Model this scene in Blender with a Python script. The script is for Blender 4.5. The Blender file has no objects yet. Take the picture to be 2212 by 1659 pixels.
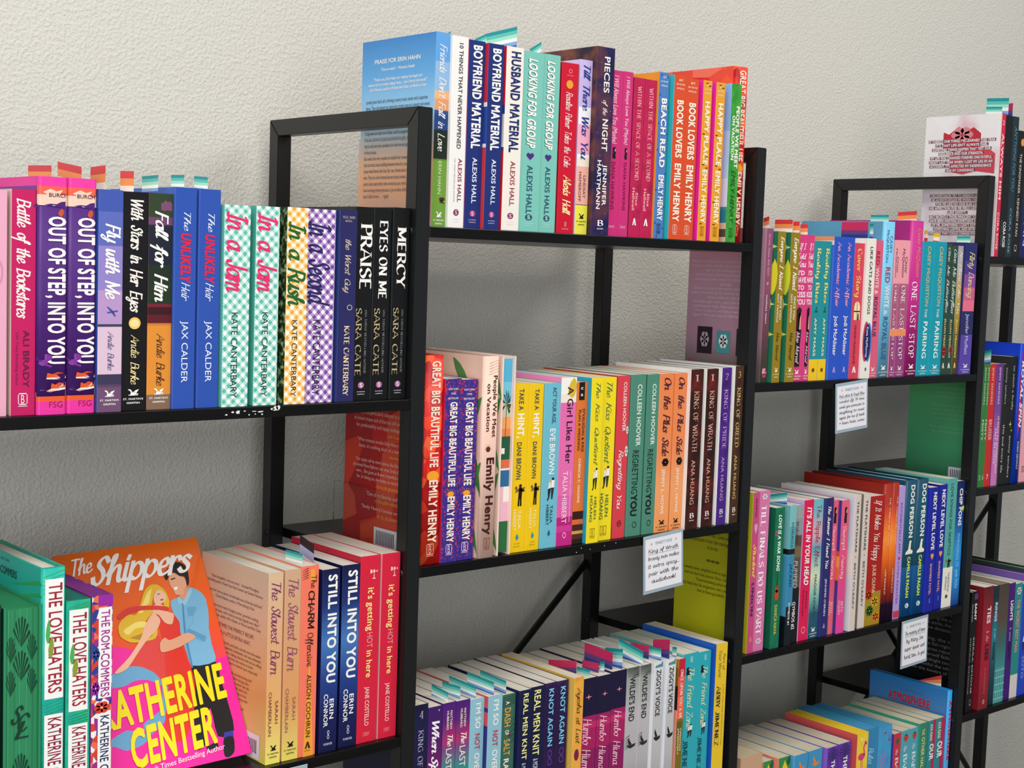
import bpy, bmesh, math, random
from mathutils import Matrix, Vector
random.seed(7)
S=bpy.context.scene
COL=S.collection
Z0=.75            # height of the measuring datum above the floor
def lin(h):
    h=h.lstrip('#'); c=[int(h[i:i+2],16)/255 for i in (0,2,4)]
    return tuple((x/12.92 if x<=.04045 else ((x+.055)/1.055)**2.4) for x in c)+(1,)
# ---------------------------------------------------------------- camera
yaw,pitch,roll=math.radians(-41.237),math.radians(-4.755),math.radians(1.959)
fw=Vector((-math.sin(yaw)*math.cos(pitch),math.cos(yaw)*math.cos(pitch),math.sin(pitch)))
rt=Vector((math.cos(yaw),math.sin(yaw),0)); up=rt.cross(fw)
r2=rt*math.cos(roll)+up*math.sin(roll); u2=up*math.cos(roll)-rt*math.sin(roll)
cam=bpy.data.cameras.new('camera'); co=bpy.data.objects.new('camera',cam); COL.objects.link(co)
m=Matrix((r2,u2,-fw)).transposed().to_4x4(); m.translation=Vector((-.96403,-1.26769,.75695+Z0)); co.matrix_world=m
cam.sensor_width=36; cam.lens=36*3138.95/2212; cam.clip_start=.05; S.camera=co
# ---------------------------------------------------------------- world, lights, exposure
w=bpy.data.worlds.new('world'); S.world=w; w.use_nodes=True
bg=w.node_tree.nodes['Background']; bg.inputs[0].default_value=(.86,.93,1,1); bg.inputs[1].default_value=.27
def area(name,loc,rot,sx,sy,power,col):
    l=bpy.data.lights.new(name,'AREA'); l.shape='RECTANGLE'; l.size=sx; l.size_y=sy; l.energy=power; l.color=col
    o=bpy.data.objects.new(name,l); o.location=loc; o.rotation_euler=[math.radians(a) for a in rot]; COL.objects.link(o); return o
area('window_light',(-2.2,-4.0,1.7),(90,0,0),4.6,2.4,84,(.97,.99,1))
area('window_light',(-3.1,-1.6,1.9),(84,0,-64),1.6,1.5,20,(.97,.99,1))
area('ceiling_light',(-.9,-1.2,2.95),(0,0,0),1.3,1.3,38,(1,.98,.95))
area('ceiling_light',(1.5,-1.1,2.95),(0,0,0),1.3,1.3,32,(1,.98,.95))
S.view_settings.view_transform='Standard'; S.view_settings.look='None'; S.view_settings.gamma=1; S.view_settings.use_curve_mapping=False
S.view_settings.exposure=0
# ---------------------------------------------------------------- materials
_M={}
def nd(nt,t,**k):
    n=nt.nodes.new(t)
    for a,b in k.items(): setattr(n,a,b)
    return n
def mth(nt,op,a,b=None,c=None):
    n=nd(nt,'ShaderNodeMath',operation=op)
    for i,v in enumerate((a,b,c)):
        if v is None: continue
        if isinstance(v,(int,float)): n.inputs[i].default_value=v
        else: nt.links.new(v,n.inputs[i])
    return n.outputs[0]
def ramp(nt,fac,cols,interp='LINEAR'):
    r=nd(nt,'ShaderNodeValToRGB'); e=r.color_ramp; e.interpolation=interp
    n=len(cols)
    for i,c in enumerate(cols):
        if '@' in c: c,p=c.split('@'); p=float(p)
        else: p=i/max(n-1,1)
        if i<2:
            k=e.elements[i]; k.position=p
        else: k=e.elements.new(p)
        k.color=lin(c)
    nt.links.new(fac,r.inputs[0]); return r.outputs[0]
def mat(spec,rough=.38,coat=0,bump=None):
    """spec: '#hex' plain print, g:bottom,..,top gradient, b: bands, v:scale:a,b,c facets, n:scale:a,b,c cloudy print, k:hex gingham,
    paper:hex page edges"""
    key=(spec,rough,coat,bump)
    if key in _M: return _M[key]
    m=bpy.data.materials.new('print'); m.use_nodes=True; nt=m.node_tree; b=nt.nodes['Principled BSDF']
    b.inputs['Roughness'].default_value=rough; b.inputs['Specular IOR Level'].default_value=.35
    b.inputs['Coat Weight'].default_value=coat; b.inputs['Coat Roughness'].default_value=.2
    if spec[0]=='#':
        b.inputs['Base Color'].default_value=lin(spec)
    else:
        p=spec.split(':'); tc=nd(nt,'ShaderNodeTexCoord')
        if p[0] in 'gb':
            sep=nd(nt,'ShaderNodeSeparateXYZ'); nt.links.new(tc.outputs['Generated'],sep.inputs[0])
            c=ramp(nt,sep.outputs[2],p[1].split(','),'LINEAR' if p[0]=='g' else 'CONSTANT')
        elif p[0]=='v':
            v=nd(nt,'ShaderNodeTexVoronoi'); v.inputs['Scale'].default_value=float(p[1]); nt.links.new(tc.outputs['Object'],v.inputs['Vector'])
            s2=nd(nt,'ShaderNodeSeparateXYZ'); nt.links.new(v.outputs['Color'],s2.inputs[0]); c=ramp(nt,s2.outputs[0],p[2].split(','),'CONSTANT')
        elif p[0]=='n':
            v=nd(nt,'ShaderNodeTexNoise'); v.inputs['Scale'].default_value=float(p[1]); v.inputs['Detail'].default_value=3; nt.links.new(tc.outputs['Object'],v.inputs['Vector'])
            f=mth(nt,'MULTIPLY_ADD',v.outputs[0],2.6,-.8); c=ramp(nt,f,p[2].split(','))
        elif p[0]=='k':
            s2=nd(nt,'ShaderNodeSeparateXYZ'); nt.links.new(tc.outputs['Object'],s2.inputs[0]); f=float(p[2])
            a=mth(nt,'ADD',s2.outputs[0],s2.outputs[2]); d=mth(nt,'SUBTRACT',s2.outputs[0],s2.outputs[2])
            a=mth(nt,'GREATER_THAN',mth(nt,'FRACT',mth(nt,'MULTIPLY',a,f)),.5); d=mth(nt,'GREATER_THAN',mth(nt,'FRACT',mth(nt,'MULTIPLY',d,f)),.5)
            c=ramp(nt,mth(nt,'MULTIPLY',mth(nt,'ADD',a,d),.5),['#f6f4ee',p[3],p[1]])
        elif p[0]=='paper':
            s2=nd(nt,'ShaderNodeSeparateXYZ'); nt.links.new(tc.outputs['Object'],s2.inputs[0])
            cb=nd(nt,'ShaderNodeCombineXYZ'); nt.links.new(mth(nt,'MULTIPLY',s2.outputs[0],900),cb.inputs[0]); nt.links.new(mth(nt,'MULTIPLY',s2.outputs[1],9),cb.inputs[1]); nt.links.new(mth(nt,'MULTIPLY',s2.outputs[2],3),cb.inputs[2])
            v=nd(nt,'ShaderNodeTexNoise'); v.inputs['Scale'].default_value=1; v.inputs['Detail'].default_value=2; nt.links.new(cb.outputs[0],v.inputs['Vector'])
            h=nd(nt,'ShaderNodeHueSaturation'); h.inputs['Color'].default_value=lin(p[1]); nt.links.new(mth(nt,'MULTIPLY_ADD',v.outputs[0],.5,.74),h.inputs['Value']); c=h.outputs[0]
            bp=nd(nt,'ShaderNodeBump'); bp.inputs['Strength'].default_value=.25; bp.inputs['Distance'].default_value=.0006; nt.links.new(v.outputs[0],bp.inputs['Height']); nt.links.new(bp.outputs[0],b.inputs['Normal'])
            b.inputs['Roughness'].default_value=.8
        nt.links.new(c,b.inputs['Base Color'])
    _M[key]=m; return m
def black_metal():
    m=bpy.data.materials.new('black_powder_coat'); m.use_nodes=True; nt=m.node_tree; b=nt.nodes['Principled BSDF']
    b.inputs['Base Color'].default_value=(.0055,.006,.0065,1); b.inputs['Roughness'].default_value=.38
    v=nd(nt,'ShaderNodeTexNoise'); v.inputs['Scale'].default_value=900; tc=nd(nt,'ShaderNodeTexCoord'); nt.links.new(tc.outputs['Object'],v.inputs['Vector'])
    bp=nd(nt,'ShaderNodeBump'); bp.inputs['Strength'].default_value=.08; bp.inputs['Distance'].default_value=.0003; nt.links.new(v.outputs[0],bp.inputs['Height']); nt.links.new(bp.outputs[0],b.inputs['Normal'])
    return m
def black_wood():
    m=bpy.data.materials.new('black_woodgrain'); m.use_nodes=True; nt=m.node_tree; b=nt.nodes['Principled BSDF']
    tc=nd(nt,'ShaderNodeTexCoord'); mp=nd(nt,'ShaderNodeMapping'); mp.inputs['Scale'].default_value=(4,160,160); nt.links.new(tc.outputs['Object'],mp.inputs[0])
    v=nd(nt,'ShaderNodeTexNoise'); v.inputs['Scale'].default_value=1.5; v.inputs['Detail'].default_value=5; nt.links.new(mp.outputs[0],v.inputs['Vector'])
    nt.links.new(ramp(nt,v.outputs[0],['#060506','#0e0d0e']),b.inputs['Base Color']); b.inputs['Roughness'].default_value=.3; b.inputs['Specular IOR Level'].default_value=.3
    bp=nd(nt,'ShaderNodeBump'); bp.inputs['Strength'].default_value=.2; bp.inputs['Distance'].default_value=.0003; nt.links.new(v.outputs[0],bp.inputs['Height']); nt.links.new(bp.outputs[0],b.inputs['Normal'])
    return m
def wall_paint(col,deep=1.):
    m=bpy.data.materials.new('textured_wall_paint'); m.use_nodes=True; nt=m.node_tree; b=nt.nodes['Principled BSDF']
    b.inputs['Base Color'].default_value=lin(col); b.inputs['Roughness'].default_value=.62
    tc=nd(nt,'ShaderNodeTexCoord')
    n1=nd(nt,'ShaderNodeTexNoise'); n1.inputs['Scale'].default_value=240; n1.inputs['Detail'].default_value=2; n1.inputs['Roughness'].default_value=.5; n1.inputs['Distortion'].default_value=.15; nt.links.new(tc.outputs['Object'],n1.inputs['Vector'])
    n2=nd(nt,'ShaderNodeTexNoise'); n2.inputs['Scale'].default_value=75; n2.inputs['Detail'].default_value=2; nt.links.new(tc.outputs['Object'],n2.inputs['Vector'])
    r1=ramp(nt,n1.outputs[0],['#000000@.4','#ffffff@.72'])
    hgt=mth(nt,'ADD',mth(nt,'MULTIPLY',r1,.6),mth(nt,'MULTIPLY',n2.outputs[0],.55))
    bp=nd(nt,'ShaderNodeBump'); bp.inputs['Strength'].default_value=.62*deep; bp.inputs['Distance'].default_value=.0018; nt.links.new(hgt,bp.inputs['Height']); nt.links.new(bp.outputs[0],b.inputs['Normal'])
    return m
def acrylic():
    m=bpy.data.materials.new('clear_acrylic'); m.use_nodes=True; nt=m.node_tree; b=nt.nodes['Principled BSDF']
    b.inputs['Base Color'].default_value=(.96,.98,.98,1); b.inputs['Roughness'].default_value=.04; b.inputs['Transmission Weight'].default_value=1; b.inputs['IOR'].default_value=1.15
    return m
METAL=black_metal(); WOOD=black_wood(); CLEAR=acrylic()
# ---------------------------------------------------------------- mesh helpers
def link(name,me,mats,parent=None,loc=None,smooth=False):
    o=bpy.data.objects.new(name,me); COL.objects.link(o)
    for m in mats: me.materials.append(m)
    if parent: o.parent=parent
    if loc: o.location=loc
    return o
def tag(o,label,cat=None,group=None,kind=None):
    if label: o['label']=label
    if cat: o['category']=cat
    if group: o['group']=group
    if kind: o['kind']=kind
    return o
def empty(name,loc):
    o=bpy.data.objects.new(name,None); o.empty_display_size=.02; o.location=loc; COL.objects.link(o); return o
def boxmesh(x0,x1,y0,y1,z0,z1,bev=0,seg=1):
    bm=bmesh.new(); bmesh.ops.create_cube(bm,size=1)
    for v in bm.verts: v.co=Vector(((x0+x1)/2+v.co.x*(x1-x0),(y0+y1)/2+v.co.y*(y1-y0),(z0+z1)/2+v.co.z*(z1-z0)))
    if bev: bmesh.ops.bevel(bm,geom=bm.edges[:],offset=bev,segments=seg,affect='EDGES',profile=.5)
    me=bpy.data.meshes.new('m'); bm.to_mesh(me); bm.free(); return me
def prism(poly,z0,z1,mi=None,axis='z'):
    """extrude a closed 2-D outline; mi: material index of each side, last = caps"""
    n=len(poly); P=(lambda a,b,c:(a,b,c)) if axis=='z' else ((lambda a,b,c:(c,a,b)) if axis=='x' else (lambda a,b,c:(a,c,b)))
    vs=[P(a,b,z0) for a,b in poly]+[P(a,b,z1) for a,b in poly]
    fs=[[i,(i+1)%n,n+(i+1)%n,n+i] for i in range(n)]; return vs,fs,n
def rawmesh(vs,fs,mi=None):
    me=bpy.data.meshes.new('m'); me.from_pydata(vs,[],fs)
    if mi: me.polygons.foreach_set('material_index',mi)
    me.update(); return me
# ---------------------------------------------------------------- lettering
_G={}
_fonttmp=[]
def _solid(s,off):
    c=bpy.data.curves.new('glyph','FONT'); c.body=s; c.size=1; c.resolution_u=3; c.offset=off
    o=bpy.data.objects.new('glyph',c); COL.objects.link(o); _fonttmp.append(o); return o
def prepare(chars):
    """outline of each printed character once, as flat triangles, from Blender's own letter shapes"""
    jobs=[]
    for ch in chars:
        if ch!=' ': jobs.append(('n',ch,_solid(ch,0),_solid('|'+ch+'|',0)))
    ref=_solid('||',0); refs=_solid('| |',0); H=_solid('H',0)
    bpy.context.view_layer.update(); dg=bpy.context.evaluated_depsgraph_get()
    def get(o):
        me=bpy.data.meshes.new_from_object(o.evaluated_get(dg)); r=[(v.co.x,v.co.y) for v in me.vertices],[tuple(p.vertices) for p in me.polygons]
        bpy.data.meshes.remove(me); return r
    ext=lambda r:(min(p[0] for p in r[0]),max(p[0] for p in r[0]))
    a=ext(get(ref)); w0=a[1]-a[0]; cap=max(p[1] for p in get(H)[0])
    s=ext(get(refs)); _G['space']=(s[1]-s[0]-w0)/cap
    for var,ch,o,o2 in jobs:
        r=get(o); e=ext(get(o2)); adv=(e[1]-e[0]-w0)/cap
        V=[(x/cap,y/cap,0) for x,y in r[0]]; _G['n',ch]=(V,r[1],adv)
        cnt={}
        for q in r[1]:
            for a_,b_ in zip(q,q[1:]+q[:1]): cnt.setdefault((min(a_,b_),max(a_,b_)),[]).append(1)
        for bold,hw in (('b',.022),('k',.05)):
            V2=list(V); F2=list(r[1]); k=0
            for (a_,b_),c_ in cnt.items():
                if len(c_)>1: continue
                p,q=V[a_],V[b_]; dx,dy=q[0]-p[0],q[1]-p[1]; l=math.hypot(dx,dy)
                if l<1e-6: continue
                dx/=l; dy/=l; e_=hw*.55; lay=.25+.05*(k%9); k+=1; n0=len(V2)
                V2+=[(p[0]-dx*e_-dy*hw,p[1]-dy*e_+dx*hw,lay),(p[0]-dx*e_+dy*hw,p[1]-dy*e_-dx*hw,lay),(q[0]+dx*e_+dy*hw,q[1]+dy*e_-dx*hw,lay),(q[0]+dx*e_-dy*hw,q[1]+dy*e_+dx*hw,lay)]; F2.append((n0,n0+1,n0+2,n0+3))
            _G[bold,ch]=(V2,F2,adv+hw*1.1)
    for o in _fonttmp:
        c=o.data; bpy.data.objects.remove(o); bpy.data.curves.remove(c)
# pen strokes for serif, brush and hand lettering: width|stroke|stroke; L straight, C curved; cap height 10
SK={
'A':'7.2|L0,0 3.6,10 7.2,0|L1.3,3.4 5.9,3.4','B':'6.4|L1,0 1,10|C1,10 3.8,9.9 5.4,8.8 5.3,6.6 3.8,5.4 1,5.3|C1,5.3 4.2,5.3 6.1,4 6,1.4 4.2,.1 1,0',
'C':'7|C6.6,8.2 5,9.8 3,9.6 1,7.4 .8,3.4 2.4,.6 4.6,.1 6.7,1.6','D':'7|L1,0 1,10|C1,10 4,9.8 6.3,7.6 6.4,3.4 4.6,.6 1,0','E':'6|L1,0 1,10|L1,10 5.6,10|L1,5.2 4.6,5.2|L1,0 5.8,0',
'F':'5.6|L1,0 1,10|L1,10 5.5,10|L1,5.2 4.6,5.2','G':'7.4|C6.6,8.4 5,9.8 3,9.6 1,7.4 .8,3.4 2.4,.6 4.6,.1 6.5,1.2|L6.5,.6 6.5,4.4|L4.6,4.4 7.2,4.4','H':'7.2|L1,0 1,10|L6.2,0 6.2,10|L1,5.2 6.2,5.2',
'I':'2.6|L1.3,0 1.3,10','J':'4.6|C3.6,10 3.6,2 2.8,.2 1.2,.2 .6,1.6','K':'6.8|L1,0 1,10|L6.2,10 1,4|L2.6,5.8 6.6,0','L':'5.8|L1,0 1,10|L1,0 5.6,0','M':'8.8|L1,0 1,10|L1,10 4.4,1.4|L4.4,1.4 7.8,10|L7.8,10 7.8,0',
'N':'7.6|L1,0 1,10|L1,10 6.6,0|L6.6,0 6.6,10','O':'7.6|C3.8,10 1.6,8.6 .8,5 1.8,1.2 3.8,0 5.9,1.2 6.9,5 6,8.6 3.8,10','P':'6|L1,0 1,10|C1,10 4,9.9 5.6,8.6 5.4,6 4,4.8 1,4.6','Q':'7.6|C3.8,10 1.6,8.6 .8,5 1.8,1.2 3.8,0 5.9,1.2 6.9,5 6,8.6 3.8,10|L4,2 7.2,-1.6',
'R':'6.6|L1,0 1,10|C1,10 4,9.9 5.5,8.6 5.3,6.2 4,5 1,4.8|L3.4,4.8 6.4,0','S':'5.8|C5.2,8.4 3.8,9.9 1.8,9.4 .9,7.4 2,5.8 4.2,4.6 5.3,2.6 4.4,.5 2.4,0 .7,1.6','T':'6.6|L3.3,0 3.3,10|L.2,10 6.4,10','U':'7|C1,10 1,3 2,.4 4.4,.2 5.9,2.4 6,10',
'V':'7|L.2,10 3.6,0|L3.6,0 6.8,10','W':'9.6|L.2,10 2.8,0|L2.8,0 4.9,9|L4.9,9 7,0|L7,0 9.4,10','X':'6.8|L.4,10 6.4,0|L6.4,10 .4,0','Y':'6.6|L.2,10 3.3,4.8|L6.4,10 3.3,4.8|L3.3,4.8 3.3,0','Z':'6.4|L.6,10 6,10|L6,10 .5,0|L.5,0 6,0',
'1':'3.6|L2,0 2,10|L.6,8.6 2,10','2':'5.4|C.8,7.6 1.6,9.6 3.6,9.7 4.6,7.6 3.4,4.4 .8,0|L.8,0 5,0','3':'5.4|C.8,8.6 2.6,10 4.4,8.8 4.2,6.2 2.4,5.3|C2.4,5.3 4.8,4.6 4.8,1.6 2.8,0 .7,1.2','4':'5.8|L4,0 4,10|L4,10 .5,3|L.5,3 5.4,3',
'5':'5.4|L4.6,10 1.2,10|L1.2,10 1,5.8|C1,5.8 3.4,6.4 4.9,4.4 4.4,1 2.4,0 .6,1','6':'5.4|C4.4,9.6 2.2,7.6 .9,4.4 1.2,1 3,0 4.7,1.6 4.6,4.6 3,5.6 1,4','7':'5.2|L.6,10 4.8,10|L4.8,10 2,0','0':'5.6|C2.8,10 1.2,8.6 .7,5 1.4,1.2 2.8,0 4.3,1.2 5,5 4.4,8.6 2.8,10',
'8':'5.4|C2.8,5.4 1,7 1.4,9.2 2.8,10 4.2,9.2 4.4,7 2.8,5.4 .8,3.4 1,.9 2.8,0 4.6,.9 4.8,3.4 2.8,5.4',
'a':'6|C5,4.6 3.6,6 1.6,5.2 .8,2.8 1.8,.4 3.4,.4 5,3 5.2,5.8|C5.1,5.8 4.9,1.6 5.6,0 7,.8','b':'5.4|C.3,3 2,7.5 2.2,10 1.2,9 1,5 1.2,1 2.8,0 4.6,1.6 4.8,4.4 3.6,5.8 1.6,4.6','c':'4.8|C4.2,4.9 3,6 1.2,4.6 .8,2 2.2,0 4,.4 5.2,1.6',
'd':'6|C5,4.6 3.6,6 1.6,5.2 .8,2.8 1.8,.4 3.4,.4 5,3|C5.6,10 5,4 5,1 6,0 7,.8','e':'4.8|C.9,2.8 3.4,3.2 4.1,4.8 3,6 1.4,5 .8,2.6 1.8,.2 3.6,.2 5.4,1.6','f':'3.8|C-.2,1 2,4.6 3.8,9 3,10.2 2,8 1.8,0 1.4,-4|L.4,5.6 3.8,5.9',
'g':'5.8|C5,4.6 3.6,6 1.6,5.2 .8,2.8 1.8,.6 3.4,.6 5,3 5.2,5.8|C5.1,5.8 5,-1 4,-4 2,-3.4 3,-1.4 6.6,1','h':'6|C.2,3 2,8 2.2,10 1.3,9 1.1,0|C1.1,2.8 3,5.8 4.4,5.4 4.6,1.6 5.4,0 6.6,.8','i':'2.6|C1.2,6 1.1,1.6 1.8,0 3,.8|L1.3,8.1 1.5,8.9',
'j':'2.8|C1.8,6 1.8,-1 .8,-4 -.6,-3 3,.8|L1.8,8.1 2,8.9','k':'5.4|C.2,3 2,8 2.2,10 1.3,9 1.1,0|C1.1,2.6 3.6,6 4.4,4.8 1.9,3.2 3.6,1.4 4.6,0 5.8,.8','l':'2.8|C.1,2 2,7 2.2,10 1.4,9.4 1.1,3 1.6,.2 3.2,.9','m':'8.4|L.7,6 .8,0|C.9,3.2 2.6,5.9 3.8,5 3.8,0|C3.9,3.2 5.6,5.9 6.8,5 6.9,1.4 7.6,0 8.8,.8',
'n':'5.8|L.7,6 .8,0|C.9,3.2 2.8,5.9 4.2,5 4.3,1.4 5,0 6.2,.8','o':'5.2|C3,6 1.2,5 .8,2.6 2,.2 3.8,.4 4.7,3 4,5.5 3,6|C3.6,5.6 4.4,4.8 5.8,5.2','p':'5.6|L.9,6.2 .6,-4|C.8,3.6 2.6,6 4.6,5 4.8,2 3,0 1,1','q':'5.8|C5,4.6 3.6,6 1.6,5.2 .8,2.8 1.8,.6 3.4,.6 5,3|L5.2,6 4.8,-4',
'r':'4.2|L.7,6 .8,0|C.9,3 2,5.6 3.4,6 4,5.2','s':'4.4|C3.8,5.2 2.4,6 1.2,4.8 3.6,2.2 3.2,.2 1.4,0 .4,1','t':'3.5|C1.8,9 1.5,1.6 2.2,0 3.8,.8|L0,6.2 3.4,6.5','u':'5.8|C.6,6 .6,1.8 1.8,0 3.6,1 4.7,5|C4.8,6 4.6,1.4 5.4,0 6.4,.8','v':'4.8|C.3,5.6 1.1,5.6 2,.2 4.2,4.4 4,6 5.2,5.4',
'w':'7.2|C.4,6 .6,1.2 2,0 3.6,4.8|C3.6,5 3.8,1 5.2,0 6.6,3.4 6.2,6 7.4,5.4','x':'4.8|L.6,6 4.5,0|L4.6,6 .4,0','y':'5.6|C.6,6 .8,2.2 2.2,.6 4,2 4.8,6|C4.8,6 4.6,-1 3.4,-4 1.6,-3 3,-1 6,1','z':'4.8|L.6,5.8 4.3,5.8|L4.3,5.8 .6,.2|L.6,.2 4.6,.2',
"'":'1.6|L.8,10 .7,8','.':'1.8|L.8,0 .9,.7',',':'1.8|L1,.6 .5,-1.4','-':'3.4|L.4,3.2 3,3.2','!':'2|L1,10 1,3|L1,0 1,.6','~':'4|L.4,3.4 3.6,3.4'}
def _pts(st):
    P=[tuple(float(v) for v in p.split(',')) for p in st[1:].split()]
    if st[0]=='L' or len(P)<3: return P
    out=[]; n=len(P); closed=P[0]==P[-1]
    for i in range(n-1):
        p0=P[i-1] if i else (P[-2] if closed else P[0]); p1,p2=P[i],P[i+1]; p3=P[i+2] if i+2<n else (P[1] if closed else P[-1])
        for k in range(4):
            t=k/4; out.append(tuple(.5*(2*p1[j]+(p2[j]-p0[j])*t+(2*p0[j]-5*p1[j]+4*p2[j]-p3[j])*t*t+(3*p1[j]-p0[j]-3*p2[j]+p3[j])*t**3) for j in (0,1)))
    out.append(P[-1]); return out
ST={'s':(.4,1.35,0,1,.0),'t':(.5,2.1,0,1,.0),'c':(.65,1.1,.32,0,.5),'d':(.95,1.75,.28,0,.5),'h':(.9,1.0,.06,0,.8),'H':(1.4,1.6,.06,0,.8)}
SCRIPT={'I':'4.2|C.4,9.2 2,10 3.9,9.8|L2.2,9.9 2,.1|C.2,.2 2,0 3.7,.4','S':'5.4|C4.8,8.4 3.6,9.9 2,9.2 1.4,7.2 3.4,4.8 4,2.2 2.6,0 .8,.6 .2,2.2'}
def pen(ch,f):
    k=(f,ch)
    if k in _G: return _G[k]
    lo,hi,sh,serif,_=ST[f]; parts=(SCRIPT[ch] if f in 'cd' and ch in SCRIPT else SK[ch]).split('|'); vs=[]; fs=[]; lay=0; layv=[]
    for st in parts[1:]:
        P=_pts(st); n=len(P); L=[]; lay+=1
        for i in range(n):
            a=P[max(i-1,0)]; b=P[min(i+1,n-1)]; dx,dy=b[0]-a[0],b[1]-a[1]; l=math.hypot(dx,dy) or 1; dx/=l; dy/=l
            w_=lo+(hi-lo)*abs(dx*math.sin(.42)-dy*math.cos(.42))**1.8; L.append((P[i],(-dy*w_/2,dx*w_/2),(dx,dy),w_))
        b0=len(vs); ext=0 if serif else .5; v0=len(vs)
        for i,(p,nn,dd,w_) in enumerate(L):
            e=(-ext*w_ if i==0 else (ext*w_ if i==n-1 else 0))
            q=(p[0]+dd[0]*e,p[1]+dd[1]*e); vs+= [(q[0]+nn[0],q[1]+nn[1]),(q[0]-nn[0],q[1]-nn[1])]
        for i in range(n-1): fs.append((b0+2*i,b0+2*i+1,b0+2*i+3,b0+2*i+2))
        if serif and st[0]=='L' and abs(P[0][1]-P[1][1])>4:
            for p in (P[0],P[1]):
                if p[1] in (0,10) and not (ch=='M' and p[0]==4.4) :
                    q=len(vs); hw=1.5; y0,y1=(0,.42) if p[1]==0 else (9.58,10); vs+=[(p[0]-hw,y0),(p[0]+hw,y0),(p[0]+hw,y1),(p[0]-hw,y1)]; fs.append((q,q+1,q+2,q+3))
        layv+=[lay+.35*(i_//2)/8 for i_ in range(len(vs)-v0)]
    vs=[((x+sh*y)/10,y/10,l) for (x,y),l in zip(vs,layv)]; sp=.0 if not serif else .08
    _G[k]=(vs,fs,float(parts[0])/10+sp+(.04 if f in 'hH' else 0)); return _G[k]
def layout(s,f,track=0):
    """flat outline of a line of lettering: verts, faces, width (cap height = 1)"""
    X=0; V=[]; Fc=[]; sh=0; base=f
    if f in 'ij': sh=.22; base={'i':'n','j':'k'}[f]
    for ch in s:
        if ch==' ': X+=(_G['space'] if base in 'nbk' else (.62 if base in 'cd' else .45))+track; continue
        if base in ST and ch in SK: g=pen(ch,base)
        else: g=_G[(base if base in 'nbk' else 'n'),ch]
        b0=len(V); V+=[(v[0]+X+sh*v[1],v[1],v[2] if len(v)>2 else 0) for v in g[0]]; Fc+=[tuple(i+b0 for i in q) for q in g[1]]; X+=g[2]+track
    if not V: return [],[],1
    x0=min(v[0] for v in V); x1=max(v[0] for v in V)
    return [((v[0]-x0)/(x1-x0),v[1],v[2]) for v in V],Fc,x1-x0
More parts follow.
